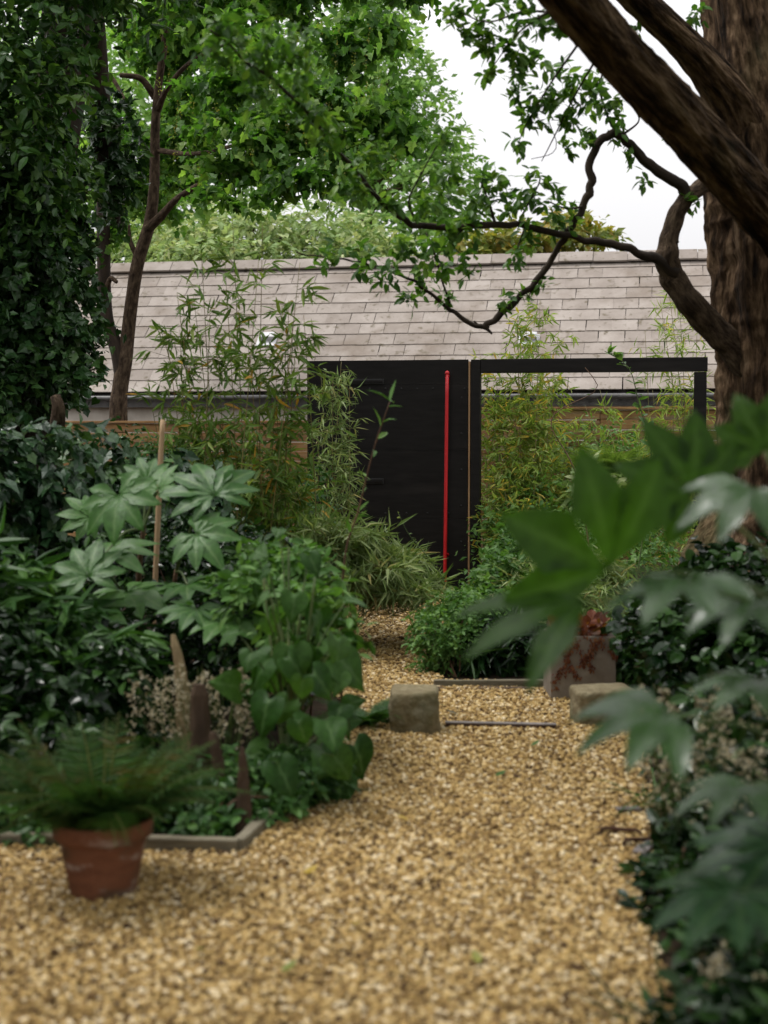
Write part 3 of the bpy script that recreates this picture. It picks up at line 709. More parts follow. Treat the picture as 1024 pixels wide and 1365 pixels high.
# bits of old metal edging by the right bed
for i, (a, b, lab) in enumerate((((802, 1118), (858, 1122), 'rusty bent edging hoop on the gravel nearest the path'), ((832, 1135), (880, 1132), 'rusty edging hoop half under the right-hand leaves'))):
    A, B = G(*a), G(*b); m_ = (A+B)/2
    V, F, _ = tube([list(A-UP*.03)+[.006], list(A+UP*.03)+[.007], list(A*.9+B*.1+UP*.042)+[.007], list(m_+UP*.040)+[.008], list(B*.9+A*.1+UP*.036)+[.007], list(B-UP*.02)+[.006]], sides=8, n=24)
    o = obj('edging_hoop', make_mesh('edging_hoop', V, F, M['rust'], A, True), loc=tuple(A)); tag(o, lab, 'edging hoop', 'old metal edging hoops')
for i, (px, py, lab) in enumerate(((838, 1088, 'small pale slate chip on the gravel above the rusty hoops'), (858, 1142, 'flat pale slate chip on the gravel below the rusty hoops'))):
    V, F = bevel_box((0, 0, .03), .10, .05, .012, .004, .1+i, .002, 2, i)
    o = obj('slate_chip', make_mesh('slate_chip', V, F, M['steel']), loc=tuple(G(px, py))); tag(o, lab, 'slate chip')

# ---------------------------------------------------------------- the old tree on the right
def pnoise(seed, nth, cell):
    """smooth noise over a limb's surface, closed round the limb and stretched along it"""
    r2 = np.random.default_rng(seed); T = r2.random((nth, 64))
    def f(th, s):
        a = np.mod(th/(2*np.pi), 1)*nth + 0*s; b = s/cell + 0*th; b = np.mod(b, 63)
        i, j = np.floor(a).astype(int), np.floor(b).astype(int); u, v = a-i, b-j
        u, v = u*u*(3-2*u), v*v*(3-2*v); i0, i1 = i % nth, (i+1) % nth; j1 = (j+1) % 64
        return (T[i0, j]*(1-u)+T[i1, j]*u)*(1-v)+(T[i0, j1]*(1-u)+T[i1, j1]*u)*v
    return f
def fluted(kf, amp, seed):
    r2 = np.random.default_rng(seed); q = [(int(k), r2.uniform(0, 6.28), r2.normal(0, .7), amp*a) for k, a in kf]
    n1, n2, n3, nw = pnoise(seed+1, 22, .26), pnoise(seed+2, 44, .11), pnoise(seed+3, 80, .05), pnoise(seed+4, 6, .5)
    def d(th, s):
        v = 1 + 0*th + 0*s
        for k, p0, dr_, a in q: v = v + a*np.sin(k*th+p0+dr_*s)
        t2 = th + .5*(nw(th, s)-.5)
        r1 = 1-np.abs(2*n1(t2, s)-1); r2_ = 1-np.abs(2*n2(t2, s)-1)
        return v + amp*(1.7*(r1-.5) + 1.2*(r2_-.5) + .6*(n3(th, s)-.5))
    return d
TD = 9.3
old = thing('old_tree', 'massive old tree with furrowed brown bark at the right edge', 'tree', [W(1040, 890, TD)[0], TD, 0])
oo = org(old)
def opart(name, geo, mat, smooth=True, parent=None):
    V, F, b = geo
    return obj(name, make_mesh(name, V, F, mat, oo, smooth, {'bark': b}), parent or old)
trunk = opart('trunk', limb_px([(1030, 930, TD, 165), (1028, 840, TD, 142), (1031, 760, TD, 122), (1036, 680, TD, 92), (1040, 590, TD, 82), (1037, 480, TD, 80), (1032, 360, TD, 81), (1026, 260, TD, 82), (1020, 180, TD, 80), (1004, 90, TD, 62), (990, 0, TD+.05, 52), (985, -120, TD+.2, 48), (990, -330, TD+.5, 40)],
              thin=.90, sides=176, n=420, disp=fluted(((3, .8), (5, 1.2), (7, 1.0)), .060, 4)), M['bark'])
opart('limb', limb_px([(1052, 190, TD, 52), (1050, 90, TD+.05, 50), (1052, -20, TD+.1, 46), (1075, -200, TD+.3, 40), (1110, -400, TD+.4, 32)], thin=.9, sides=110, n=160, disp=fluted(((3, .8), (5, 1)), .06, 9)), M['bark'])
opart('limb', limb_px([(1120, 400, 9.0, 52), (1075, 338, 8.6, 42), (1045, 302, 8.2, 38), (989, 243, 7.8, 36), (925, 172, 7.4, 35), (870, 115, 7.1, 35), (816, 58, 6.9, 34), (767, 2, 6.6, 34), (700, -80, 6.3, 32), (610, -190, 6.0, 28), (500, -330, 5.7, 22)],
              thin=.97, sides=120, n=420, disp=fluted(((2, .7), (3, .9), (5, .7)), .065, 5)), M['bark'])
opart('limb', limb_px([(1000, 200, 9.2, 50), (972, 130, 9.0, 38), (935, 82, 8.8, 29), (900, 45, 8.6, 26), (852, 0, 8.4, 25), (790, -60, 8.1, 23), (700, -160, 7.8, 18)], thin=.74, sides=96, n=240, disp=fluted(((3, .9), (5, .8)), .06, 6)), M['bark'])
bump_ = fluted(((2, .8), (3, .8), (5, .7)), .05, 12); bump2 = fluted(((2, .5), (3, .5), (5, .5)), .022, 13)
br = opart('branch', limb_px([(1010, 500, 9.25, 27), (972, 458, 9.15, 24), (945, 432, 9.1, 22), (918, 402, 9.0, 20.5), (897, 370, 9.0, 21), (889, 345, 8.95, 19), (892, 318, 8.95, 16), (902, 285, 8.95, 14.5), (915, 264, 8.95, 14), (934, 250, 9.0, 13), (958, 236, 9.1, 14), (985, 215, 9.2, 16)], knob=.4, thin=.80, sides=48, n=200, disp=bump2), M['bark_young'])
RA = [(918, 262, 8.95, 11), (903, 243, 8.9, 10), (880, 228, 8.85, 9.5), (858, 214, 8.8, 9), (840, 192, 8.75, 8.5), (824, 178, 8.7, 8), (802, 184, 8.7, 7.5), (788, 213, 8.7, 7), (787, 250, 8.7, 7.5), (781, 270, 8.7, 7), (768, 292, 8.7, 6), (752, 318, 8.75, 6), (735, 346, 8.8, 5.5), (715, 374, 8.8, 5.5), (690, 400, 8.8, 5.5), (662, 424, 8.8, 6), (645, 438, 8.8, 5)]
opart('branch', limb_px(RA, 1.3, .72, sides=14, n=160, disp=bump_), M['bark_dark'])
RB_ = [(900, 362, 8.95, 13), (880, 348, 8.9, 10), (850, 335, 8.85, 8), (815, 325, 8.8, 7), (780, 320, 8.75, 6.5), (730, 309, 8.65, 6), (690, 300, 8.55, 6), (660, 298, 8.45, 6.5), (620, 302, 8.3, 6), (560, 303, 8.1, 5.5), (530, 288, 7.9, 5), (500, 258, 7.7, 4.5), (470, 222, 7.5, 4), (445, 195, 7.3, 4), (410, 150, 7.0, 3.6), (370, 110, 6.7, 3.2), (325, 78, 6.4, 2.6), (280, 40, 6.2, 2)]
opart('branch', limb_px(RB_, 1.3, .72, sides=12, n=160, disp=bump_), M['bark_dark'])
RC = [(650, 436, 8.8, 4.2), (628, 432, 8.8, 4), (606, 418, 8.8, 3.6), (588, 404, 8.8, 3.2), (570, 388, 8.78, 2.6), (545, 372, 8.75, 2.2), (510, 356, 8.7, 1.8), (470, 348, 8.65, 1.6), (430, 342, 8.6, 1.3), (395, 336, 8.6, 1)]
opart('branch', limb_px(RC, 1.0, .8, sides=8, n=80), M['bark_dark'])
twig_px = [[(648, 437, 8.8, 3), (656, 445, 8.8, 1.5)], [(640, 436, 8.8, 2.2), (632, 428, 8.8, 1.2)],
           [(885, 330, 8.95, 5), (905, 322, 8.9, 1.5)], [(600, 404, 8.8, 1.6), (588, 370, 8.75, 1.4), (580, 340, 8.7, 1.2), (568, 310, 8.7, 1)],
           [(740, 340, 8.8, 1.6), (722, 360, 8.8, 1.2), (705, 395, 8.8, .8)], [(770, 60, 7.4, 2), (735, 110, 7.9, 1.4), (702, 165, 8.1, .9), (690, 195, 8.1, .6)],
           [(800, 70, 7.4, 2), (765, 130, 8.0, 1.4), (735, 190, 8.2, .9), (722, 215, 8.2, .6)], [(760, 20, 7.2, 2), (700, 15, 7.6, 1.5), (650, 30, 7.8, 1), (612, 15, 7.9, .6)],
           [(740, 10, 7.2, 1.8), (690, 45, 7.8, 1.2), (655, 92, 8.0, .7)], [(824, 178, 8.7, 2.5), (812, 160, 8.7, 1.8), (800, 120, 8.6, 1.4), (805, 90, 8.6, 1.2)],
           [(830, 180, 8.7, 2), (852, 160, 8.7, 1.2), (838, 135, 8.6, .8)], [(740, 140, 8.2, .7), (732, 160, 8.2, .6), (742, 190, 8.2, .6), (735, 205, 8.2, .6), (708, 212, 8.2, .5)],
           [(800, 115, 8.5, .9), (780, 130, 8.4, .7), (765, 158, 8.3, .6), (735, 160, 8.3, .5)], [(560, 303, 8.1, 2.5), (545, 270, 8.0, 1.5), (560, 235, 7.9, 1), (585, 190, 7.8, .8)],
           [(660, 298, 8.45, 2.5), (652, 270, 8.4, 1.5), (640, 240, 8.4, 1)], [(690, 300, 8.55, 2), (705, 270, 8.5, 1.4), (720, 240, 8.5, 1), (712, 225, 8.5, .6)],
           [(780, 275, 8.7, 2), (755, 278, 8.6, 1.2), (730, 268, 8.6, .8)], [(620, 302, 8.3, 2), (600, 325, 8.3, 1.3), (575, 345, 8.3, .8)], [(700, 303, 8.6, 1.6), (690, 330, 8.6, 1), (684, 352, 8.6, .6)]]
for t in twig_px: opart('twig', limb_px(t, sides=6, n=14), M['bark_dark'])
clus = [(650,20,32,7.9),(612,15,20,7.9),(700,14,32,7.6),(738,24,26,7.5),(680,58,26,7.9),(652,92,13,8),(718,82,20,8),(742,112,28,8.1),(772,122,30,8.1),(700,128,22,8.1),(706,158,18,8.1),(746,152,18,8.2),(802,142,20,8.6),(822,168,16,8.7),(782,180,18,8.7),(757,196,12,8.4),(691,190,13,8.1),
        (712,236,15,8.5),(746,286,26,8.7),(722,262,22,8.6),(692,268,26,8.5),(642,262,28,8.4),(662,236,20,8.4),(600,230,22,7.9),(590,182,20,7.8),(572,268,28,8),(622,288,24,8.3),(702,310,18,8.6),(688,338,14,8.6),(722,376,11,8.8),(668,402,16,8.8),(600,392,13,8.8),(562,370,20,8.75),(520,360,20,8.7),(482,346,26,8.65),(440,340,20,8.6),(532,330,26,8.5),(580,330,26,8.4),(622,346,18,8.4),(600,302,20,8.2),(842,200,12,8.75),(858,236,9,8.8),(922,266,13,8.9),(880,128,14,8.5),(905,165,10,8.6),(840,40,14,8.4),(800,105,16,8.5),(700,395,10,8.8),(545,390,12,8.75),(590,355,16,8.6),(820,135,12,8.6),(655,65,14,7.9),(625,45,12,7.9),
        (470,240,30,7.4),(430,170,34,7.1),(400,120,36,6.9),(350,90,38,6.6),(500,200,28,7.4),(520,270,20,7.8),(300,50,40,6.3),(380,60,40,6.6),(930,20,16,8.8),(690,100,14,8),(760,160,12,8.2),(730,135,14,8.1)]
acc = Acc()
for a, b, r, d_ in clus:
    n = int(3 + r*r*.021); c = W(a, b, d_); R_ = r/ppm(d_)
    q = sphere_dirs(n)*(rng.random(n)**.5)[:, None]*R_*np.array([1, 1.1, 1])
    p = c+q; dd = nrm(sphere_dirs(n)+np.array([0, 0, -.35]))
    k = 4; sprays(acc, OVAL, p-dd*.03, dd, rng.uniform(.05, .10, n), k, .066 if d_ > 7.6 else .060, droop=.3, flat=.8, wig=.5)
co = obj('crown', acc.mesh('crown', M['cherry'], oo), old); co['kind'] = 'stuff'
# the tree's unseen crown, with foliage added over bed, viewpoint and path for shade
acc = Acc()
cloud(acc, OVALS, [(W(560, -420, 6.0)[0]+1.2, 6.6, 5.4, 2.0, 1.4, .7), (3.6, 8.0, 6.2, 1.6, 1.6, 1.0), (3.2, 5.2, 4.8, 1.8, 2.2, 1.2), (1.3, 4.6, 5.6, 1.8, 1.8, .8), (2.6, 2.6, 4.2, 1.6, 1.8, 1.0), (2.9, 3.2, 2.4, 1.0, 1.6, 1.6), (3.0, 5.6, 2.2, .9, 1.4, 1.7), (1.6, 1.2, 3.9, 1.2, 1.2, .8), (0, .4, 4.1, 1.8, 1.5, .6), (-.9, 2.3, 4.7, 1.6, 1.2, .45), (.9, 2.6, 4.7, 1.6, 1.4, .5), (-2.2, 3.2, 4.6, 1.4, 1.6, .5)], 7600, 6, .085, .25)
co = obj('upper_crown_shade', acc.mesh('upper_crown_shade', M['cherry'], oo), old); co['kind'] = 'stuff'

# ---------------------------------------------------------------- trees on the left and beyond the roof
SD = 16.6
syc = thing('sycamore_tree', 'young twin-stemmed sycamore with broad lobed leaves left of the gate', 'tree', [W(158, 560, SD)[0], SD, 0]); so = org(syc)
def spart(name, geo, mat, t=syc, o_=None):
    V, F, b = geo; return obj(name, make_mesh(name, V, F, mat, org(t), True, {'bark': b}), t)
spart('trunk', limb_px([(160, 745, SD, 19), (158, 560, SD, 17), (160, 520, SD, 15), (166, 480, SD, 15), (170, 450, SD, 13), (176, 400, SD-.1, 12), (184, 350, SD-.2, 12), (200, 295, SD-.3, 11), (206, 240, SD-.4, 9.5), (207, 170, SD-.5, 8.5), (212, 110, SD-.6, 7), (224, 20, SD-.8, 6), (235, -120, SD-1, 4)], thin=.72, sides=20, n=90), M['bark_young'])
spart('stem', limb_px([(162, 500, SD, 12), (156, 465, SD, 12), (143, 430, SD, 11.5), (139, 380, SD, 11), (138, 300, SD-.1, 11), (136, 220, SD-.2, 10), (134, 130, SD-.3, 9.5), (128, 60, SD-.4, 9), (120, -60, SD-.5, 7)], thin=.8, sides=18, n=70), M['bark_dark'])
for t in ([(196, 305, SD-.3, 8), (215, 288, SD-.4, 6), (240, 262, SD-.8, 4), (290, 235, SD-1.4, 3), (350, 225, SD-2, 2)], [(207, 130, SD-.5, 5), (188, 105, SD-.6, 4), (160, 100, SD-.7, 3)], [(209, 150, SD-.5, 5), (225, 115, SD-.9, 3.5), (258, 80, SD-1.4, 2.5), (320, 50, SD-2, 1.5)], [(206, 200, SD-.4, 4), (260, 205, SD-1.0, 3), (330, 190, SD-1.8, 2.5), (420, 175, SD-2.3, 2), (490, 150, SD-2.6, 1.2)], [(139, 395, SD, 4), (147, 372, SD-.1, 3.5), (156, 376, SD-.15, 2.5)], [(182, 340, SD-.2, 4), (174, 322, SD-.2, 3), (172, 300, SD-.2, 1.5)], [(128, 90, SD-.4, 4), (150, 105, SD-.5, 3), (170, 140, SD-.7, 2)]):
    spart('branch', limb_px(t, sides=8, n=30), M['bark_young'])
def B3(px, py, d_, rx, rz, ry=None):
    c = W(px, py, d_); k = ppm(d_); return (*c, rx/k, (ry or max(rx, rz))/k, rz/k)
blobs = [B3(470, 60, 13.6, 75, 70, 60), B3(400, 150, 13.2, 85, 70, 60), B3(500, 170, 13.8, 60, 60, 50), B3(320, 90, 13.6, 80, 80, 70), B3(320, 200, 13.4, 75, 55, 60), B3(230, 160, 18.0, 70, 90, 60), B3(400, 235, 13.0, 70, 36, 50), B3(200, 250, 18.0, 55, 50, 50), B3(480, -40, 14, 100, 70, 80), B3(330, -30, 14, 130, 80, 90), B3(200, 20, 17.6, 80, 70, 70), B3(180, -80, 15, 120, 90, 90), B3(380, -150, 14.5, 150, 80, 100), B3(165, 215, 18, 50, 80, 40), B3(470, 215, 13.4, 55, 36, 45), B3(155, 310, 16.6, 22, 26, 20), B3(305, 262, 12.8, 45, 20, 30), B3(250, 20, 14, 60, 40, 40), B3(260, 240, 17.6, 50, 40, 40)]
acc = Acc()
sub = []
for b_ in blobs:
    for k in range(6):
        o_ = sphere_dirs(1)[0]*rng.random()**.4; q = np.array(b_[:3])+o_*np.array(b_[3:])*.85; k_ = rng.uniform(.26, .46)
        sub.append((*q, b_[3]*k_*1.25, b_[4]*k_*1.2, b_[5]*k_*.8))
cloud(acc, MAPLE, sub, 3600, 6, .076, .22, droop=.4, flat=.6, shell=.5, wig=.6)
co = obj('crown', acc.mesh('crown', M['sycamore'], so), syc); co['kind'] = 'stuff'
acc = Acc()          # hanging flower tassels
for k in range(70):
    p0 = W(rng.uniform(200, 530), rng.uniform(20, 240), rng.uniform(12.6, 14.5)); m_ = 16; t = rng.random(m_)
    P = p0 - UP*(t*.16)[:, None] + rng.normal(0, .012, (m_, 3)); leaves(acc, OVALS, P, sphere_dirs(m_)-UP*.5, sphere_dirs(m_), np.full(m_, .024))
co = obj('tassels', acc.mesh('tassels', M['golden'], so), syc); co['kind'] = 'stuff'
# the leaves nearest the path hang free, one by one
MV = [make_mesh('leaf', MAPLE[0]*np.array([1, 1, k]), MAPLE[1], M['sycamore'], attrs={'tint': np.full(len(MAPLE[0]), t)}) for k, t in ((1, .35), (1.8, .6), (2.6, .8), (1.4, .95), (2.0, .2))]
def leaf_mtx(p, d_, n_, s):
    X = nrm(d_); n_ = np.asarray(n_, float); Z = nrm(n_-(n_@X)*X); Y = np.cross(Z, X)
    m = Matrix.Identity(4)
    for i in range(3):
        m[i][0], m[i][1], m[i][2], m[i][3] = float(X[i]*s), float(Y[i]*s), float(Z[i]*s), float(p[i])
    return m
for i in range(170):
    px, py = rng.uniform(262, 565), rng.uniform(5, 285)
    if py > 255-.25*abs(px-400) and px > 460: continue
    p = W(px, py, rng.uniform(12.2, 12.9)); d_ = np.array([rng.normal(0, .6), rng.normal(-.3, .4), -.9]); n_ = np.array([rng.normal(0, .6), rng.normal(-.4, .5), .8])
    obj('leaf', MV[i % 5], syc, mtx=leaf_mtx(p-so, d_, n_, rng.uniform(.065, .10)))

# ivy-smothered tree at the left edge
IVD = 11.6
ivt = thing('ivy_tree', 'tall dark tree smothered in ivy at the left edge', 'tree', [W(20, 600, IVD)[0]-.2, IVD+.3, 0]); io_ = org(ivt)
spart('trunk', limb_px([(30, 800, IVD+.3, 60), (30, 560, IVD+.3, 50), (45, 300, IVD+.3, 44), (80, 100, IVD+.3, 36), (100, -100, IVD+.3, 28), (110, -400, IVD+.3, 20)], sides=20, n=40), M['bark_dark'], ivt)
spart('limb', limb_px([(150, 300, 12.6, 12), (138, 200, 12.5, 14), (130, 100, 12.4, 15), (124, 20, 12.2, 15), (112, -120, 12.0, 14)], sides=16, n=40), M['bark_dark'], ivt)
acc = Acc()
ivb = [B3(20, 470, 11.3, 105, 75, 60), B3(-10, 360, 11.2, 110, 90, 70), B3(70, 400, 11.6, 66, 80, 50), B3(-20, 240, 11.1, 110, 100, 70), B3(60, 250, 11.8, 60, 90, 50), B3(90, 480, 11.7, 38, 52, 36), B3(150, 185, 12.4, 34, 72, 28), B3(-120, 300, 11.0, 120, 250, 80), B3(90, 330, 11.8, 36, 60, 30), B3(152, 250, 12.4, 20, 45, 20), B3(-100, 500, 10.8, 110, 120, 80)]
cloud(acc, IVY, ivb, 3300, 6, .066, .16, droop=.6, flat=.4, shell=.72, wig=.5)
co = obj('ivy', acc.mesh('ivy', M['ivy'], io_), ivt); co['kind'] = 'stuff'
acc = Acc()
upb = [B3(30, 140, 10.6, 90, 80, 60), B3(-40, 60, 10.4, 120, 90, 80), B3(60, 70, 10.8, 70, 70, 60), B3(140, -20, 10.9, 90, 50, 60), B3(60, -80, 10.8, 200, 80, 110), B3(-160, 100, 10.4, 130, 150, 90), B3(55, 210, 10.9, 55, 45, 40), B3(230, -70, 10.8, 110, 50, 70), B3(30, -200, 10.8, 260, 110, 130), B3(60, 300, 11.0, 38, 30, 28), B3(10, 250, 10.8, 60, 50, 40)]
cloud(acc, OVAL, upb, 1900, 7, .09, .26, droop=.5, flat=.5, shell=.6, wig=.5)
co = obj('crown', acc.mesh('crown', M['laurel'], io_), ivt); co['kind'] = 'stuff'

def far_tree(name, label, blobs, n, tpl, size, mat, trunk_rows, m=6, length=.5, flat=.5):
    t = thing(name, label, 'tree', [W(trunk_rows[0][0], 600, trunk_rows[0][2])[0], trunk_rows[0][2], 0])
    rows = [(list(W(a, b, d_))+[r/ppm(d_)]) for a, b, d_, r in trunk_rows]; rows[0][2] = 0.0
    spart('trunk', tube(rows, sides=12, n=24), M['bark_young'], t)
    for k in range(5):
        b = blobs[k % len(blobs)]; s0 = np.array(rows[-2][:3]); e = np.array(b[:3])
        spart('branch', tube([list(s0)+[rows[-2][3]*.7], list((s0+e)/2+UP*.1)+[rows[-2][3]*.45], list(e)+[.012]], sides=8, n=14), M['bark_young'], t)
    acc = Acc(); cloud(acc, tpl, blobs, n, m, size, length, droop=.4, flat=flat)
    c = obj('crown', acc.mesh('crown', mat, org(t)), t); c['kind'] = 'stuff'
far_tree('broadleaf_tree', 'bright green broadleaf tree rising behind the roof, its edge against the sky', [B3(560, 150, 25, 50, 55), B3(600, 215, 25, 45, 45), B3(540, 250, 25, 70, 55), B3(520, 90, 25, 55, 60), B3(500, 20, 26, 55, 60), B3(470, 180, 26, 80, 70), B3(605, 290, 25, 42, 42), B3(540, 320, 25, 80, 36), B3(490, -60, 26, 80, 60), B3(400, 90, 27, 110, 110)], 2500, OVALS, .15, M['far'], [(480, 600, 26, 16), (485, 420, 26, 14), (490, 280, 26, 10), (500, 120, 26, 5)])
far_tree('pale_shrub_tree', 'pale green feathery shrub showing above the ridge between the sycamore stems', [B3(250, 315, 23, 75, 26), B3(340, 300, 23, 80, 30), B3(440, 305, 23, 70, 32), B3(190, 320, 23.4, 50, 30), B3(300, 345, 22.6, 130, 26), B3(450, 345, 22.6, 80, 26), B3(500, 330, 23, 50, 30)], 1700, OVALS, .13, M['pale'], [(330, 600, 23, 12), (330, 420, 23, 10), (332, 340, 23, 6), (335, 300, 23, 3)], flat=.7)
far_tree('golden_tree', 'small yellow-green tree just above the ridge under the bare branch', [B3(690, 318, 22.5, 50, 24), B3(760, 312, 22.5, 42, 26), B3(800, 316, 22.5, 22, 14), B3(640, 330, 22.5, 40, 22), B3(770, 290, 22.5, 20, 14)], 420, OVALS, .15, M['golden'], [(720, 600, 22.5, 8), (720, 420, 22.5, 7), (725, 350, 22.5, 4), (730, 310, 22.5, 2)], m=5, length=.4)
far_tree('dark_hedge_tree', 'dense green tree far behind the left end of the roof', [B3(120, 200, 27, 160, 160), B3(0, 120, 27, 180, 200), B3(260, 120, 28, 150, 150), B3(200, 290, 26, 120, 50)], 2600, OVALS, .19, M['far'], [(150, 600, 27, 16), (150, 420, 27, 14), (150, 300, 27, 10), (155, 150, 27, 5)])

# ---------------------------------------------------------------- leaf meshes for the large-leaved plants
def fatsia_mesh(seed, lobes=8, mat=None, droop=.30, fold=.10, span=128, wf=.36, join=.36):
    r2 = np.random.default_rng(seed); V, F, vein = [], [], []
    angs = np.radians(np.linspace(-span, span, lobes) + r2.normal(0, 2.5, lobes)); half = math.radians(span/(lobes-1))
    T = np.array([0, .14, .28, .40, .52, .64, .76, .88, 1.0])
    for a in angs:
        ln = (.60+.40*math.cos(a*.62))*r2.uniform(.92, 1.05); dr = droop*r2.uniform(.6, 1.5); tw = r2.normal(0, .10); b0 = len(V)
        wmax = ln*wf*math.sin(min(half*1.9, 1.0))
        for t in T:
            r = t*ln; wj = r*math.tan(half)*1.02
            wl_ = wmax*math.sin(math.pi*min(max((t-.02)/.98, 0), 1)**.80)**.85 if t < 1 else 0
            w = wj if t < join else max(wl_*1.15*(1 if t > .45 else .98), 0)
            if t < join: w = min(w, max(wl_*1.6, wj))
            w *= r2.uniform(.95, 1.05) if 0 < t < 1 else 1
            z0 = -dr*r*r + .05*math.sin(3.1*t)
            for sd, u in ((1, 1), (1, .5), (0, 0), (-1, .5), (-1, 1)):
                x = r*math.cos(a) - sd*u*w*math.sin(a); y = r*math.sin(a) + sd*u*w*math.cos(a)
                zf = fold*w*2*(u*1.1-.2*u*u) + tw*sd*u*w + .012*math.sin(9*t+u*3+seed)*u
                V.append((x, y, z0+zf)); vein.append(1.0 if u == 0 else (.62 if u == .5 and int(t*25) % 2 == 0 else .35))
        for i in range(len(T)-1):
            for j in range(4):
                q = b0+i*5+j; F += [[q, q+1, q+6], [q, q+6, q+5]]
    V = np.array(V); F = np.array(F)
    A = np.linalg.norm(np.cross(V[F[:, 1]]-V[F[:, 0]], V[F[:, 2]]-V[F[:, 0]]), axis=1); F = F[A > 1e-8][:, ::-1]
    return make_mesh('leaf', V, F, mat, smooth=True, attrs={'vein': np.array(vein), 'tint': np.full(len(V), .5)})
FT = [fatsia_mesh(k, 8+(k % 2), M['fatsia'], droop=.10+.06*(k % 3), wf=.31) for k in range(5)]
FTD = [fatsia_mesh(k+20, 7+(k % 2), M['fatsia_dark'], droop=.25+.12*(k % 3), span=120, wf=.30) for k in range(5)]
FTP = [fatsia_mesh(k+40, 5, M['fatsia_gloss'], droop=.22, span=72, wf=.27) for k in range(3)]
FTL = [fatsia_mesh(60, 3, M['fatsia_near'], droop=.12, span=32, wf=.27, join=.46)]
FTU = [fatsia_mesh(70, 4, M['fatsia_near'], droop=.05, span=66, wf=.36, join=.50)]
FTR = [fatsia_mesh(75, 7, M['fatsia_near'], droop=.10, span=118, wf=.36, join=.40)]
def heart_mesh(seed, mat):
    r2 = np.random.default_rng(seed); V, F, vein = [], [], []
    S = [(-.20, .20, .30), (-.12, .08, .44), (0, 0, .50), (.15, 0, .53), (.32, 0, .50), (.5, 0, .42), (.68, 0, .29), (.84, 0, .14), (1.0, 0, 0)]
    U = (1, .66, .33, 0, -.33, -.66, -1)
    for i, (x, inn, w) in enumerate(S):
        for u in U:
            uu = abs(u); y = (inn + (w-inn)*uu)*np.sign(u) if u else 0
            xx = x if u else max(x, 0)
            if inn and u == 0: y = 0
            z = .10*uu*uu*w*2 - .38*xx*xx + .018*math.sin(7*x+5*u+seed) - .07*abs(u)**3
            V.append((xx+ .012*math.sin(14*x+seed)*uu, y, z)); vein.append(1.0 if u == 0 else (.70 if (i % 2 == 0 and uu < .9) else .3))
    for i in range(len(S)-1):
        for j in range(6):
            q = i*7+j; F += [[q, q+1, q+8], [q, q+8, q+7]]
    V = np.array(V); F = np.array(F)
    A = np.linalg.norm(np.cross(V[F[:, 1]]-V[F[:, 0]], V[F[:, 2]]-V[F[:, 0]]), axis=1)
    return make_mesh('leaf', V, F[A > 1e-8][:, ::-1], mat, smooth=True, attrs={'vein': np.array(vein), 'tint': np.full(len(V), .5)})
HT = [heart_mesh(k, M['heart']) for k in range(5)]

def stem_tube(name, pts, r0, r1, t, mat, parent=None, n=14):
    pts = np.asarray(pts, float); rr = np.linspace(r0, r1, len(pts))
    V, F, b = tube(np.c_[pts, rr], sides=8, n=n)
    return obj(name, make_mesh(name, V, F, mat, org(t), True, {'bark': b}), parent or t)
def big_leaf(t, me, c, tip, n_, base, scale=None, mat_stem='stem', rp=.006, arch=.12):
    """one large leaf: c and tip in (px, py, depth); its stalk runs back to the point base"""
    C, T = W(*c), W(*tip); L = scale or np.linalg.norm(T-C)
    o = obj('leaf', me, t, mtx=leaf_mtx(C-org(t), T-C, n_, L))
    base = np.asarray(base); mid = (C+base)/2 + UP*arch*np.linalg.norm(C-base)
    stem_tube('stalk', [base, mid, C + nrm(C-T)*.0 - UP*.002], rp*1.25, rp*.8, t, M[mat_stem])
    return o

# ---------------------------------------------------------------- large-leaved plant on the left (palmate leaves)
fl = thing('fatsia_plant', 'glossy plant with big hand-shaped leaves round the tan cane on the left', 'plant', G(185, 948))
FB = org(fl)
stem_tube('main_stem', [FB, W(188, 850, 7.35), W(185, 770, 7.2), W(192, 700, 7.1)], .020, .012, fl, M['stem_brown'])
stem_tube('main_stem', [FB+np.array([.05, 0, 0]), W(225, 830, 7.3), W(235, 760, 7.2)], .018, .010, fl, M['stem_brown'])
s1, s2 = W(192, 705, 7.1), W(235, 762, 7.2)
for k, (c, tip, n_, b) in enumerate([
    ((158, 660, 6.75), (172, 718, 6.6), (-.1, -.9, .40), s1), ((286, 660, 6.85), (262, 606, 7.05), (.1, -.80, .55), s2), ((262, 712, 6.7), (318, 735, 6.6), (.05, -.75, .65), s2),
    ((196, 640, 7.2), (182, 605, 7.3), (.2, -.9, .3), s1), ((212, 652, 7.1), (226, 615, 7.2), (-.5, -.8, .2), s1), ((118, 768, 6.6), (112, 716, 6.75), (0, -.8, .5), W(170, 800, 7.1)),
    ((140, 738, 6.8), (185, 752, 6.6), (0, -.5, .9), s1), ((120, 690, 7.2), (75, 668, 7.2), (-.2, -.6, .8), s1), ((262, 812, 6.6), (240, 840, 6.4), (0, -.6, .9), W(230, 850, 7.0)),
    ((300, 830, 6.5), (330, 852, 6.3), (.2, -.6, .9), W(240, 850, 7.0)), ((60, 800, 6.6), (30, 830, 6.4), (-.2, -.5, .9), W(150, 860, 7.1)), ((90, 850, 6.4), (60, 885, 6.2), (-.2, -.4, .9), W(150, 880, 7.0)),
    ((180, 850, 6.5), (150, 880, 6.3), (0, -.5, .9), W(185, 880, 7.0)), ((250, 780, 7.0), (290, 790, 6.8), (.1, -.4, .9), s2), ((170, 790, 6.9), (210, 815, 6.7), (.1, -.4, .9), W(185, 830, 7.1)), ((120, 812, 6.7), (155, 835, 6.5), (0, -.4, .9), W(180, 850, 7.1))]):
    big_leaf(fl, FT[k % 5], c, tip, n_, b)

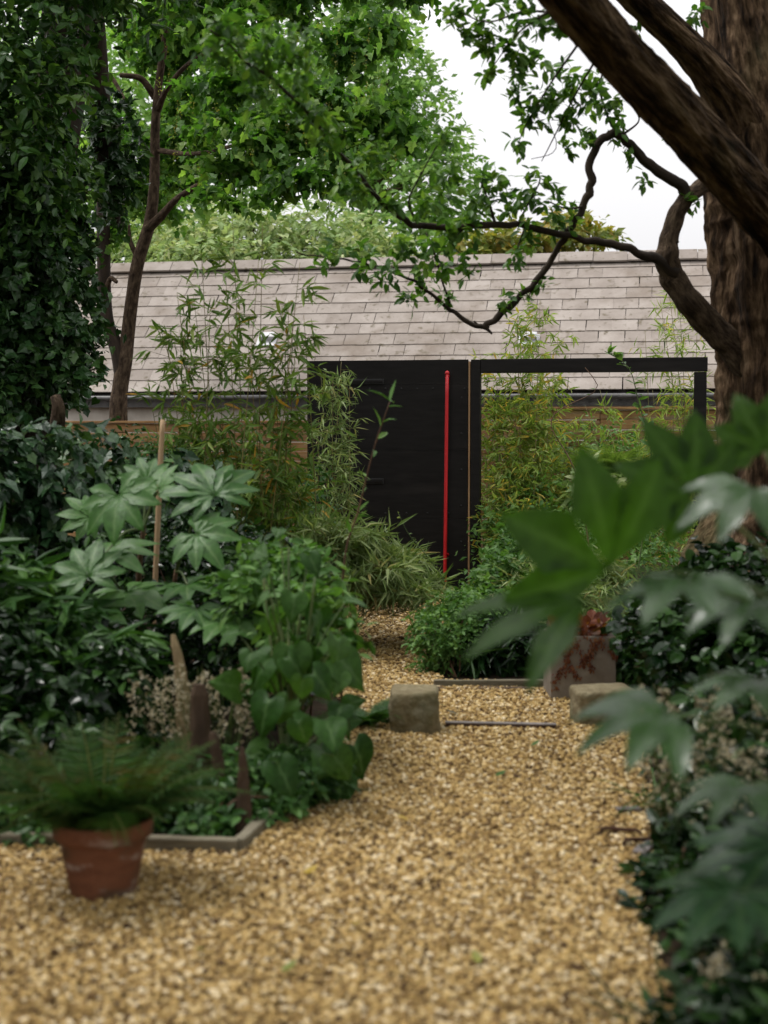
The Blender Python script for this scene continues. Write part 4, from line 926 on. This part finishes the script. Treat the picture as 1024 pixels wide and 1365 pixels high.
# ---------------------------------------------------------------- ivy mound at the left edge
im = thing('ivy_mound', 'rounded bank of broad glossy dark ivy at the left edge', 'ivy', G(40, 930)); imo = org(im)
acc = Acc()
mb = [B3(20, 640, 8.4, 130, 95, 70), B3(-90, 640, 8.2, 130, 120, 90), B3(110, 640, 8.8, 95, 75, 60), B3(190, 670, 9.0, 90, 80, 50), B3(20, 760, 8.3, 120, 100, 70), B3(250, 690, 9.2, 80, 75, 45), (-3.1, 5.6, 1.2, .9, 1.3, 1.1), (-3.0, 3.8, 1.3, 1.0, 1.2, 1.2)]  # last two blobs are out of view, added to darken the left foreground
cloud(acc, IVY, mb, 2300, 6, .078, .2, droop=.8, flat=.6, shell=.7)
co = obj('foliage', acc.mesh('foliage', M['ivy_big'], imo), im); co['kind'] = 'stuff'
IVM = [make_mesh('leaf', IVY[0]*np.array([1, 1, z]), IVY[1], M['ivy_big'], attrs={'tint': np.full(len(IVY[0]), t)}) for z, t in ((1, .2), (2, .45), (1.5, .7), (.6, .95))]
for i in range(230):
    b = mb[int(rng.choice([0, 0, 0, 1, 2, 2, 3, 4]))]; o_ = sphere_dirs(1)[0]; o_[1] = -abs(o_[1]); o_[2] = abs(o_[2])*.9-.1
    p = np.array(b[:3])+o_*np.array(b[3:])*rng.uniform(1.0, 1.10); q = nrm(o_*.4+np.array([.15, -.35, .75])+.22*rng.normal(size=3))
    d_ = np.array([.5, -.35, -.7])+.45*rng.normal(size=3)
    obj('leaf', IVM[i % 4], im, mtx=leaf_mtx(p-imo, d_, q, rng.uniform(.06, .11)))
stem_tube('cut_stump', [W(76, 575, 9.4), W(78, 545, 9.3), W(74, 528, 9.3)], .055, .035, im, M['bark_young'])

# ---------------------------------------------------------------- heart-leaved plant by the path
hp_ = thing('heart_leaved_plant', 'lush plant with overlapping heart-shaped leaves spilling onto the path', 'plant', G(385, 1070)); ho = org(hp_)
HD = 5.6
for (a, b, d_) in ((350, 760, 6.0), (385, 730, 6.1), (420, 770, 5.9), (400, 820, 5.7), (370, 850, 5.6)):
    stem_tube('stem', [ho, W((a+385)/2, (b+1070)/2, 5.85), W(a, b, d_)], .010, .005, hp_, M['stem'])
hl = [((398, 958), (398, 1018), 5.25), ((352, 938), (335, 985), 5.35), ((450, 950), (470, 1000), 5.4), ((430, 1000), (440, 1040), 5.3), ((365, 1010), (372, 1062), 5.3), ((345, 880), (330, 920), 5.5), ((400, 880), (420, 918), 5.4), ((440, 880), (470, 912), 5.5), ((370, 830), (340, 862), 5.6), ((420, 825), (452, 852), 5.6), ((395, 905), (380, 950), 5.3), ((330, 950), (305, 968), 5.5), ((462, 930), (478, 960), 5.5), ((388, 790), (372, 822), 5.7), ((430, 780), (462, 805), 5.7), ((350, 790), (318, 812), 5.7), ((400, 745), (418, 772), 5.9), ((362, 750), (335, 772), 5.9), ((440, 1010), (468, 1032), 5.35), ((405, 1030), (420, 1062), 5.25), ((345, 1020), (332, 1052), 5.3), ((455, 850), (488, 872), 5.8), ((320, 905), (296, 922), 5.6), ((410, 960), (452, 985), 5.35), ((375, 940), (352, 985), 5.3), ((330, 840), (305, 862), 5.8), ((415, 850), (405, 885), 5.5), ((455, 905), (436, 948), 5.4), ((380, 720), (392, 745), 6.1), ((340, 735), (318, 752), 6.1), ((432, 735), (455, 752), 6.1), ((300, 830), (275, 848), 5.9), ((470, 800), (495, 815), 6.0), ((478, 850), (470, 880), 5.7), ((420, 900), (436, 940), 5.3), ((340, 985), (320, 1012), 5.35), ((460, 985), (475, 1030), 5.35), ((385, 860), (365, 895), 5.45)]
hl = [q for q in hl if not (q[0][0] < 350 and q[0][1] > 925)]
hl = [q for i, q in enumerate(hl) if i % 5 != 3]
for k in range(26):
    a, b = rng.uniform(340, 470), rng.uniform(800, 1045)
    hl.append(((a, b), (a+(a-390)*.25+rng.normal(0, 16), b+rng.uniform(8, 34)), rng.uniform(5.45, 5.9) if b > 820 else rng.uniform(5.8, 6.3)))
for k, (c, tp_, d_) in enumerate(hl):
    j = rng.normal(0, .30, 3)
    c = (c[0]+rng.normal(0, 9), c[1]+rng.normal(0, 7)); tp_ = (tp_[0]+rng.normal(0, 22), tp_[1]+rng.normal(0, 12)); d_ += rng.normal(0, .07)
    big_leaf(hp_, HT[k % 5], (*c, d_), (*tp_, d_-rng.uniform(-.04, .14)), np.array([(c[0]-395)/150*.5, -.75 if c[1] > 860 else -.25, .75 if c[1] > 860 else 1.0])+j, ho+np.array([0, .12, 0])+(W(*c, d_)-ho)*np.array([.2, .3, .6]), scale=rng.uniform(.085, .17)*(1.0 if c[1] > 840 else .72), rp=.0035, arch=.05)

# ---------------------------------------------------------------- builders for shrubs, bamboo, ferns, flowers, grass
def shrub(name, label, cat, base, blobs, n, tpl, size, mat, m=6, length=.16, droop=.4, flat=.6, shell=.6, group=None, stems=6, tint=None, smat='stem_brown', part='foliage'):
    t = thing(name, label, cat, base, group); bo = org(t)
    for k in range(stems):
        b = blobs[k % len(blobs)]; e = np.array(b[:3])+.5*np.array(b[3:])*sphere_dirs(1)[0]
        s0 = bo + np.array([rng.normal(0, .04), rng.normal(0, .04), -.01])
        stem_tube('stem', [s0, (s0+e)/2+np.array([0, 0, .06]), e], .007, .003, t, M[smat], n=8)
    acc = Acc(); cloud(acc, tpl, blobs, n, m, size, length, droop, flat, shell, keep=lambda p: p[:, 2] > .02, tint=tint)
    o = obj(part, acc.mesh(part, mat, bo), t); o['kind'] = 'stuff'
    return t
def bamboo(label, base_px, spread, culms, size, mat, tiers, per, yellow=.08, lean=.12, group='bamboo clumps', arching=0.0, rad=.006, low=.15, twig=.22, tpl=None, zmin=-1):
    """culms: (top px, top py, depth)"""
    c0 = np.array(base_px, float); t = thing('bamboo_clump', label, 'bamboo', c0, group); bo = org(t)
    for a, b, d_ in culms:
        top = W(a, b, d_); foot = bo + np.array([rng.normal(0, spread), rng.normal(0, spread*.6), 0])
        foot = foot*np.array([.55, 1, 1]) + np.array([top[0]*.45, 0, 0]) if not arching else foot
        mid = (foot+top)/2 + np.array([rng.normal(0, .03), rng.normal(0, .03), arching*np.linalg.norm(top-foot)])
        pts = catmull(np.array([foot, mid, top]), 30)
        V, F, bk = tube(np.c_[pts, np.linspace(rad, rad*.3, 30)], sides=6, n=26)
        cu = obj('culm', make_mesh('culm', V, F, M['culm'], bo, True), t)
        acc = Acc(); tt = np.sort(rng.uniform(low, 1, tiers)); P = pts[(tt*29).astype(int)]
        ang = rng.uniform(0, 6.28, tiers); L_ = twig*rng.uniform(.3, 1.1, tiers)*(1.15-.6*tt)
        D = np.c_[np.cos(ang), np.sin(ang), rng.uniform(.0, .7, tiers)]; E = P + nrm(D)*L_[:, None]
        tw = Acc()
        for i in range(tiers):
            v, ff, _ = tube([list(P[i])+[.0018], list(E[i])+[.0010]], sides=3, n=2, cap=False); tw.add(v, ff)
        for j in range(per):
            k_ = rng.uniform(.25, 1, tiers)[:, None]; q = P*(1-k_)+E*k_
            q[:, 2] = np.maximum(q[:, 2], zmin+.06*rng.random(tiers))
            dd = nrm(nrm(D)*.8 + .75*rng.normal(size=(tiers, 3)) + np.array([0, 0, -.35]))
            nn = UP + .7*rng.normal(size=(tiers, 3))
            ti = np.where(rng.random(tiers) < yellow, rng.uniform(.92, 1, tiers), rng.uniform(0, .85, tiers))
            leaves(acc, tpl or (LANCE if size < .1 else LANCEW), q, dd, nn, size*rng.uniform(.6, 1.25, tiers), ti, rng.uniform(-.5, .1, tiers))
        tw_o = obj('twigs', tw.mesh('twigs', M['culm'], bo), cu); tw_o['kind'] = 'stuff'
        lo = obj('leaves', acc.mesh('leaves', mat, bo), cu); lo['kind'] = 'stuff'
    return t
def frond_mesh(name, L, pairs, plen, mat, droop, bip=False, seed=0, tint=(.2, .7)):
    r2 = np.random.default_rng(seed); acc = Acc(); T = np.linspace(.12, .99, pairs)
    X = lambda t: np.stack([L*t*(1-.12*t), 0*t, -droop*L*t**2.2], -1)
    v, ff, _ = tube([list(X(np.array(t)))+[.0035*(1-t)+.001] for t in (0, .25, .5, .75, 1)], sides=4, n=12, cap=False); acc.add(v, ff, .85)
    P = X(T); tan = nrm(np.gradient(P, axis=0))
    prof = plen*np.minimum(1, (T+.12)/.35)*(1-T**1.8*.94)
    for sg in (-1, 1):
        d0 = nrm(tan*.42 + np.array([0, sg*1.0, -.12]) + .06*r2.normal(size=P.shape)); nn = np.tile([0, 0, 1.0], (pairs, 1))+.15*r2.normal(size=P.shape)
        if not bip:
            V, F = scatter(STRAP, P, d0, nn, prof, np.full(pairs, -.2)); acc.add(V, F, np.repeat(r2.uniform(*tint, pairs), len(STRAP[0])))
        else:
            for k in range(pairs):
                m = max(3, int(16*prof[k]/plen)); u = np.linspace(.05, .97, m)
                q = P[k]+d0[k]*(prof[k]*u)[:, None]-UP*(.12*prof[k]*u**2)[:, None]
                for s2 in (-1, 1):
                    dl = nrm(np.cross(nn[k], d0[k])*s2 + d0[k]*.45); dl = np.tile(dl, (m, 1))+.08*r2.normal(size=(m, 3))
                    V, F = scatter(OVALS, q, dl, np.tile(nn[k], (m, 1))+.2*r2.normal(size=(m, 3)), prof[k]*.24*(1-u*.8), np.full(m, -.1))
                    acc.add(V, F, np.repeat(r2.uniform(*tint, m), len(OVALS[0])))
    return acc.mesh(name, mat)
def fern(label, base, fronds, meshes, r, up=.8, group=None, name='fern', cat='fern', scale=(.7, 1.1), start_h=0.0, bias=None):
    t = thing(name, label, cat, base, group)
    for i in range(fronds):
        a = rng.uniform(0, 6.28) if bias is None else rng.normal(bias[0], bias[1]); e = up*rng.uniform(.5, 1.3)
        d_ = nrm(np.array([math.cos(a), math.sin(a), e])); p = np.array([math.cos(a)*r, math.sin(a)*r, start_h])
        obj('frond', meshes[i % len(meshes)], t, mtx=leaf_mtx(p, d_, np.array([-.3*math.cos(a), -.3*math.sin(a), 1.0]), rng.uniform(*scale)))
    return t
def flowers(label, base, spots, per, mat, group='airy cream flower sprays', fs=.014, height=.11, name='flower_clump'):
    """spots: (px, py, depth) of the flower heads; every stalk runs down to the plant's foot"""
    t = thing(name, label, 'flowers', base, group); bo = org(t)
    st_ = Acc(); fl_ = Acc()
    for a, b, d_ in spots:
        top = W(a, b, d_); foot = bo*np.array([.6, .6, 0])+np.array([top[0], top[1], 0])*.4+np.array([0, 0, .0])
        pts = catmull(np.array([foot, (foot+top)/2+np.array([rng.normal(0, .02), rng.normal(0, .02), 0]), top]), 10)
        v, ff, _ = tube(np.c_[pts, np.full(10, .0016)], sides=4, n=10, cap=False); st_.add(v, ff)
        n = per; u = rng.random(n); P = top - UP*(u*height)[:, None] + rng.normal(0, .012, (n, 3)) + rng.normal(0, .016, (n, 3))*u[:, None]
        for k in range(4):
            dd = sphere_dirs(n); leaves(fl_, OVALS, P, dd, sphere_dirs(n), fs*rng.uniform(.7, 1.3, n), bend=np.zeros(n))
    obj('stalks', st_.mesh('stalks', M['stem'], bo), t)
    o = obj('blossom', fl_.mesh('blossom', mat, bo), t); o['kind'] = 'stuff'
    return t
def tuft(label, base, n, ln, mat, w=.06, group=None, name='grass_tuft', lean=.6, side=(0, 0)):
    t = thing(name, label, 'grass', base, group); acc = Acc()
    prof = blade([(0, w), (.3, w), (.65, w*.7), (1, 0)], .3)
    a = rng.uniform(0, 6.28, n); d_ = np.c_[np.cos(a)*lean+side[0], np.sin(a)*lean+side[1], np.ones(n)*rng.uniform(.4, 1.2, n)]
    leaves(acc, prof, rng.normal(0, .025, (n, 3))*np.array([1, 1, 0]), d_, np.c_[-np.cos(a), -np.sin(a), np.ones(n)*.5], ln*rng.uniform(.5, 1.1, n), bend=rng.uniform(-.9, -.3, n))
    o = obj('blades', acc.mesh('blades', mat), t); o['kind'] = 'stuff'; return t

# ---------------------------------------------------------------- bamboo
bamboo('tall bamboo with yellowing leaves in front of the slate roof, left of the gate', G(330, 870), .25, [(258, 395, 9.6), (300, 350, 9.4), (268, 330, 9.6), (345, 345, 9.4), (385, 400, 9.6), (400, 350, 9.5), (240, 440, 9.8), (330, 450, 9.5), (370, 480, 9.4), (290, 470, 9.6), (380, 470, 9.7), (390, 430, 9.6), (310, 290, 9.5), (225, 470, 9.7), (198, 520, 9.8), (212, 430, 9.8), (236, 390, 9.7), (280, 420, 9.5), (405, 420, 9.6), (350, 300, 9.3), (370, 540, 9.6), (260, 540, 9.6), (330, 560, 9.5)], (.115), M['bamboo'], 24, 5, yellow=.05, twig=.30, low=.30)
bamboo('narrow-leaved bamboo standing against the left edge of the black gate', G(440, 815, 0), .10, [(428, 500, 12.3), (455, 482, 12.3), (444, 505, 12.2), (466, 510, 12.3), (425, 560, 12.4), (450, 560, 12.2), (430, 590, 12.2), (465, 600, 12.3)], .125, M['bamboo_silver'], 40, 5, yellow=.05, twig=.22, low=.2, tpl=LANCE)
bamboo('reddish-stemmed bamboo low in the thicket between the fence and the gate', G(370, 850), .25, [(350, 600, 9.9), (380, 590, 10.0), (390, 610, 10.1), (400, 640, 10.3), (330, 620, 10.0), (300, 610, 10.2), (270, 600, 10.3), (395, 660, 10.0)], .12, M['bamboo'], 44, 6, yellow=.07, twig=.26, low=.15)
bamboo('golden-green bamboo growing beside the jamb inside the open frame', G(690, 800), .18, [(660, 500, 14.0), (700, 430, 14.2), (720, 400, 14.3), (690, 470, 14.1), (745, 440, 14.3), (675, 530, 14.0), (715, 520, 14.1), (740, 500, 14.2), (655, 560, 13.9), (690, 580, 13.9), (730, 570, 14.0), (670, 620, 13.8), (710, 620, 13.8), (640, 470, 14.4), (760, 560, 14.2), (690, 400, 14.4)], .105, M['bamboo_pale'], 85, 6, yellow=.14, twig=.30, low=.05)
bamboo('pale airy bamboo growing up round the right post of the frame', G(900, 800), .15, [(880, 400, 13.4), (905, 380, 13.5), (930, 420, 13.4), (860, 440, 13.6), (940, 470, 13.3), (895, 480, 13.4), (870, 520, 13.6), (920, 540, 13.3), (850, 560, 13.8), (780, 540, 14.2), (800, 520, 14.2), (885, 330, 13.8)], .13, M['bamboo_pale'], 34, 5, yellow=.06, twig=.30, low=.1, tpl=LANCE)
# low arching bamboo leaning over the path
lb = []
for k in range(58):
    lb.append((rng.uniform(405, 592), 0, rng.uniform(9.2, 10.2)))
lb = [(a, 702+((a-470)/95)**2*48*(1 if a > 470 else .5)+rng.uniform(-6, 70), d_) for a, _, d_ in lb]
bamboo('low arching bamboo with drooping silvery leaves overhanging the far gravel', G(428, 866), .10, lb, .15, M['bamboo_silver'], 30, 6, yellow=.05, arching=.17, twig=.27, low=.50, rad=.003, tpl=LANCE, zmin=.40)

# ---------------------------------------------------------------- ferns, shrubs and flowers
FR = [frond_mesh('frond', .34, 22, .10, M['fern'], dr_, seed=k, tint=tn) for k, (dr_, tn) in enumerate(((.2, (.2, .7)), (.5, (.1, .6)), (.1, (.5, .95)), (.75, (.0, .5)), (.3, (.1, .7))))]
fern('bushy fern with fine upright brownish fronds growing in the terracotta pot', pot_c+np.array([0, 0, PH-.03]), 170, FR, .06, up=1.5, name='potted_fern', scale=(.6, 1.35))
TF = [frond_mesh('frond', 1.15, 26, .26, M['tree_fern'], dr_, True, 40+k) for k, dr_ in enumerate((.25, .45, .35))]
fern('pale green tree fern with wide arching fronds seen through the open frame', [W(812, 690, 13.9)[0], 13.9, 0], 18, TF, .05, up=1.0, name='tree_fern', scale=(.65, 1.0), start_h=.98)
t_ = [o for o in bpy.data.objects if o.name.startswith('tree_fern') and o.type == 'EMPTY'][0]
V, F, b = tube([[0, 0, -.02, .11], [0.01, 0, .5, .10], [0, 0, 1.0, .08]], sides=14, n=20); obj('trunk', make_mesh('trunk', V, F, M['bark_dark'], None, True, {'bark': b}), t_)
BF = [frond_mesh('frond', .55, 20, .12, M['mid'], dr_, True, 60+k) for k, dr_ in enumerate((.3, .55, .45))]
BFF = [frond_mesh('frond', .55, 20, .12, M['fresh'], dr_, True, 80+k) for k, dr_ in enumerate((.3, .55, .45))]
fern('fresh green fern at the foot of the jamb, right of the red bar', G(690, 800), 16, BFF, .03, up=.6, scale=(.8, 1.2))
fern('dark green fern tucked against the left stone block', G(488, 968), 34, BF, .03, up=.8, scale=(.42, .72))
fern('pale leafy fern among the dark foliage behind the potted fern', G(110, 1010), 14, BF, .02, up=.8, scale=(.8, 1.1))
fern('broad green fern above the square planter under the old tree', G(870, 850), 14, BFF, .03, up=.7, scale=(.8, 1.2))

def SB(*rows): return [B3(*r) for r in rows]
# middle bed behind the grey edging
shrub('box_shrub', 'small round-leaved evergreen bush at the corner of the middle bed', 'shrub', G(600, 900), SB((598, 845, 8.8, 46, 42), (580, 865, 8.75, 30, 28), (622, 820, 8.9, 34, 36), (612, 806, 9.0, 26, 18), (575, 825, 8.9, 24, 20)), 680, OVALS, .034, M['fresh'], m=8, length=.10)
shrub('leafy_shrub', 'bright leafy low shrub in front of the foot of the gate', 'shrub', G(640, 850), SB((642, 795, 9.8, 34, 22), (664, 775, 10.0, 40, 34), (690, 760, 10.2, 40, 30), (640, 810, 9.5, 50, 28), (690, 735, 10.4, 40, 26), (720, 790, 9.8, 40, 30)), 820, OVAL, .05, M['fresh'], m=7, length=.14)
shrub('dwarf_bamboo', 'dense low narrow-leaved shrub with silvery leaves beyond the square planter', 'shrub', G(760, 850), SB((740, 770, 10.0, 60, 36), (790, 765, 10.0, 50, 38), (700, 790, 9.8, 40, 28), (770, 800, 9.6, 60, 30)), 620, LANCE, .12, M['bamboo_silver'], m=7, length=.2, droop=.6, smat='stem')
shrub('strap_leaved_plant', 'dark strap-leaved plant behind the grey edging', 'plant', G(680, 898), SB((680, 850, 8.9, 45, 38), (640, 870, 8.8, 30, 26), (710, 860, 8.9, 30, 40)), 240, STRAP, .20, M['deep'], m=5, length=.18, droop=.7, smat='stem')
shrub('leafy_shrub', 'shaded leafy shrub with yellow-green tips right of the square planter', 'shrub', G(860, 925), SB((850, 890, 8.0, 42, 36), (890, 860, 8.2, 50, 40), (845, 850, 8.6, 30, 24)), 420, OVAL, .055, M['mid'], m=7, length=.14)
shrub('leafy_shrub', 'pale variegated shrub low behind the open frame', 'shrub', G(800, 780), SB((790, 660, 13.0, 28, 40), (800, 700, 12.8, 34, 36), (770, 720, 12.6, 40, 30)), 260, OVAL, .10, M['pale'], m=6, length=.2)
shrub('leafy_shrub', 'green undergrowth filling the foot of the open frame', 'shrub', G(760, 800), SB((720, 690, 13.2, 70, 60), (800, 620, 14.6, 90, 60), (860, 660, 14.0, 70, 70), (680, 720, 12.9, 50, 40), (780, 720, 12.4, 90, 40), (860, 720, 11.5, 50, 40)), 1300, OVALS, .06, M['fresh'], m=7, length=.24)
# right bed
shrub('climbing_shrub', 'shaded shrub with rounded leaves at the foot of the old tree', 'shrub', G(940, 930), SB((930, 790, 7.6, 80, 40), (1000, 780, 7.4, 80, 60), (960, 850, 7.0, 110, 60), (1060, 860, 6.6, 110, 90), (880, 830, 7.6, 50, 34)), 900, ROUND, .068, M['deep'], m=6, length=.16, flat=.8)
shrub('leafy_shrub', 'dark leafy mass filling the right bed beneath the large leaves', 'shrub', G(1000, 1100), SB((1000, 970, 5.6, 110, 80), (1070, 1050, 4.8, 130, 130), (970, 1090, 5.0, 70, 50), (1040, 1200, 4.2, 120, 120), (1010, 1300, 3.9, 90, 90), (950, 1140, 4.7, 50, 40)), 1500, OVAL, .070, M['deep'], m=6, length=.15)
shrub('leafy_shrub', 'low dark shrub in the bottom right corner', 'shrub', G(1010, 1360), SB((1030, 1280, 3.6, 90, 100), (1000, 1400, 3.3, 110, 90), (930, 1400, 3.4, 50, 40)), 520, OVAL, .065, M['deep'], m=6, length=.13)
sp = [(rng.uniform(845, 1030), rng.uniform(900, 1050), rng.uniform(4.2, 4.7)) for _ in range(46)]
flowers('cream flower sprays crowding the path edge of the right bed', G(930, 1120), sp, 10, M['petal'])
sp = [(rng.uniform(950, 1030), rng.uniform(1190, 1340), rng.uniform(3.3, 3.8)) for _ in range(18)]
flowers('cream flower sprays in the bottom right corner', G(1000, 1380), sp, 16, M['petal'], fs=.016)
sp = [(rng.uniform(175, 360), rng.uniform(878, 960), rng.uniform(5.6, 6.0)) for _ in range(70)]
flowers('cream flower sprays behind the upright driftwood in the left bed', G(280, 1050), sp, 10, M['petal'])
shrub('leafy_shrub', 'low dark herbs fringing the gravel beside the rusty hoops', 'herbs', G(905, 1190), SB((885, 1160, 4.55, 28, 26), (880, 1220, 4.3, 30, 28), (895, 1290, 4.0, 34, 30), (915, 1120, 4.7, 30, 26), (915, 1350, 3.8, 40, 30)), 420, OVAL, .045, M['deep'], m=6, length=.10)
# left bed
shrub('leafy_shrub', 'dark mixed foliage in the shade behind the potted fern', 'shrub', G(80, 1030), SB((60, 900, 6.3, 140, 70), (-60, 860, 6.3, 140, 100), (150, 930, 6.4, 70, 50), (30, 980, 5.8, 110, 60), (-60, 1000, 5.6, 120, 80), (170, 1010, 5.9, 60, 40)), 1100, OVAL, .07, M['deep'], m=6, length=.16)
shrub('lance_leaved_plant', 'plant with long narrow leaves left of the hand-shaped leaves', 'plant', G(60, 1000), SB((50, 830, 6.6, 110, 70), (-30, 800, 6.6, 100, 90), (120, 880, 6.4, 80, 50)), 300, LANCEW, .17, M['mid'], m=5, length=.2, droop=.6, smat='stem')
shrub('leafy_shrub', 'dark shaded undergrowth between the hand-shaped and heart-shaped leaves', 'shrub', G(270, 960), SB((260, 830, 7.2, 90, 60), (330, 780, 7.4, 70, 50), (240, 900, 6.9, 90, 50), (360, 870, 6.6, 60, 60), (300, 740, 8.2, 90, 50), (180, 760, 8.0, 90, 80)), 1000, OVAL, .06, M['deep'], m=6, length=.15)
shrub('leafy_shrub', 'pale-leaved shrub above the heart-shaped leaves', 'shrub', G(400, 960), SB((370, 745, 6.8, 50, 30), (410, 755, 6.7, 40, 30), (330, 780, 6.5, 40, 34), (420, 800, 6.3, 34, 34), (400, 840, 6.2, 44, 40), (440, 830, 6.3, 34, 30)), 330, OVAL, .06, M['fresh'], m=6, length=.16)
shrub('leafy_shrub', 'low leafy herbs along the inside of the left edging', 'herbs', G(270, 1110), SB((420, 1020, 5.7, 50, 40), (370, 1040, 5.5, 60, 40), (310, 1040, 5.5, 60, 40), (260, 1080, 5.25, 60, 26), (360, 1070, 5.3, 40, 24), (220, 1060, 5.35, 50, 30), (150, 1080, 5.2, 60, 26), (40, 1080, 5.2, 80, 26)), 720, OVAL, .045, M['mid'], m=6, length=.10)
shrub('leafy_shrub', 'brown-green thicket behind the bamboo along the fence', 'shrub', G(300, 830), SB((250, 640, 11.0, 110, 70), (350, 660, 11.0, 90, 80), (400, 720, 10.8, 60, 70), (300, 740, 10.6, 120, 60), (180, 620, 11.4, 70, 60)), 1100, OVALS, .06, M['mid'], m=6, length=.2)
tuft('thin grass tuft spilling over the edging corner onto the gravel', G(395, 1075), 46, .26, M['mid'], w=.022, side=(.5, -.3))
tuft('thin grass tuft at the bottom edge below the large dark leaf', G(890, 1375), 18, .30, M['deep'], w=.012, side=(-.9, 0))
tuft('upright grass blades at the path edge beside the cream flowers', G(868, 1075), 30, .26, M['mid'], w=.022)

# ---------------------------------------------------------------- large-leaved plant in the right foreground
fr2 = thing('fatsia_plant', 'large-leaved glossy plant reaching into view from the right, very near', 'plant', np.array([1.15, 3.25, 0])); fo = org(fr2)
n1 = np.array([1.00, 3.2, 1.05]); n2 = np.array([1.02, 3.15, .70]); n3 = np.array([.98, 3.0, .45])
stem_tube('main_stem', [fo, np.array([1.10, 3.25, .5]), n1, np.array([.98, 3.2, 1.25])], .022, .013, fr2, M['stem_brown'])
stem_tube('main_stem', [fo+np.array([-.05, -.1, 0]), np.array([1.06, 3.1, .3]), n3], .020, .013, fr2, M['stem_brown'])
right = [((812, 758, 3.0), (728, 648, 2.95), (-.1, -.92, .35), FTU, n1, .29), ((922, 655, 3.3), (880, 585, 3.3), (0, -.85, .5), FTR, n1, .20), ((782, 802, 2.92), (602, 868, 2.82), (-.05, -.40, .9), FTL, n1, .29), ((918, 772, 2.95), (842, 826, 2.75), (-.1, -.06, 1), FTP, n1, .22),
         ((1004, 650, 3.1), (968, 690, 3.0), (.1, -.2, .95), FTP, n1, .19), ((892, 950, 2.85), (745, 985, 2.78), (-.1, -.30, 1), FTP, n2, .23), ((985, 1188, 2.8), (850, 1236, 2.68), (-.1, -.30, 1), FTD, n3, .20), ((1000, 1045, 2.95), (935, 1080, 2.8), (-.1, -.08, 1), FTP, n2, .18),
         ((1010, 800, 3.1), (950, 850, 2.95), (-.1, -.10, 1), FTP, n1, .2), ((1010, 905, 3.1), (960, 930, 3.0), (0, -.06, 1), FTP, n2, .18), ((1020, 600, 3.4), (1030, 560, 3.4), (0, -.6, .7), FTR, n1, .16), ((1040, 1130, 3.0), (1010, 1190, 2.9), (0, -.4, 1), FTD, n3, .22)]
for k, (c, tp_, n_, ms, b, s_) in enumerate(right):
    big_leaf(fr2, ms[k % len(ms)], c, tp_, n_, b, scale=s_, rp=.005, arch=.08)

# ---------------------------------------------------------------- tall thin stems and fallen leaves
def wand(label, rows, mat, r, leaf=None, nl=10, ls=.09, lmat=None, name='tall_stem'):
    P = [W(*q) for q in rows]; P[0] = np.array([P[0][0], P[0][1], 0.0])
    t = thing(name, label, 'plant', P[0]); stem_tube('stem', P, r, r*.45, t, mat, n=30)
    C = catmull(np.c_[np.array(P), np.ones(len(P))], 60)[:, :3]
    acc = Acc(); k = rng.integers(18, 60, nl); d_ = sphere_dirs(nl); d_[:, 2] = np.abs(d_[:, 2])*.7
    leaves(acc, leaf or LANCEW, C[k], d_, UP+.4*rng.normal(size=(nl, 3)), ls*rng.uniform(.6, 1.2, nl)); obj('leaves', acc.mesh('leaves', lmat, org(t)), t)
wand('tall reddish stem with a few leaves rising in front of the black gate', [(455, 940, 7.0), (458, 760, 7.0), (478, 680, 7.0), (498, 600, 6.95), (520, 535, 6.9)], M['stem_brown'], .006, LANCEW, 16, .12, M['fresh'])
wand('slender arching seed stem with tiny pale buds leaning across the gate', [(612, 840, 9.6), (596, 785, 9.6), (572, 745, 9.6), (545, 712, 9.6), (531, 684, 9.6)], M['stem'], .004, ROUND, 26, .022, M['bamboo_silver'])
wand('tall drooping fern crozier in front of the black beam', [(800, 860, 11.0), (770, 640, 11.4), (735, 560, 11.6), (795, 520, 11.6), (780, 490, 11.6)], M['stem_brown'], .006, LANCEW, 20, .08, M['fresh'])
wand('tall leafy spire bending over before the black beam', [(840, 860, 11.0), (868, 620, 11.2), (852, 540, 11.3), (838, 490, 11.3), (806, 468, 11.3)], M['stem'], .006, OVAL, 46, .11, M['fresh'])
for i, (px, py, lab) in enumerate(((110, 1272, 'dark curled fallen leaf on the gravel below the pot'), (270, 1280, 'yellow-green fallen leaf on the gravel in the foreground'), (405, 1178, 'dull yellow fallen leaf on the gravel in mid path'), (375, 1312, 'yellow fallen leaf on the gravel near the bottom edge'), (660, 1045, 'tiny green fallen leaf on the gravel before the metal strip'), (708, 1004, 'small green sprig fallen just before the metal strip'), (790, 1175, 'yellow fallen leaf near the rusty hoops'), (545, 1105, 'brownish-yellow fallen leaf in the middle of the path'), (470, 1245, 'small yellow leaf lying left of the path centre, near the front'), (640, 1300, 'yellow-green leaf lying right of the path centre at the front'), (610, 960, 'tiny dark leaf lying beside the left stone block'))):
    p = G(px, py)+UP*.035; V = OVAL[0].copy(); V[:, 2] += .25*V[:, 0]**2
    o = obj('fallen_leaf', make_mesh('fallen_leaf', V, OVAL[1], M['deep'] if i in (0, 10) else M['mid'] if i in (4, 5) else M['yellow'], attrs={'tint': np.full(len(V), rng.random())}), mtx=leaf_mtx(p, np.array([rng.normal(), rng.normal(), 0.05]), np.array([.2*rng.normal(), .2*rng.normal(), 1]), .06))
    tag(o, lab, 'leaf')
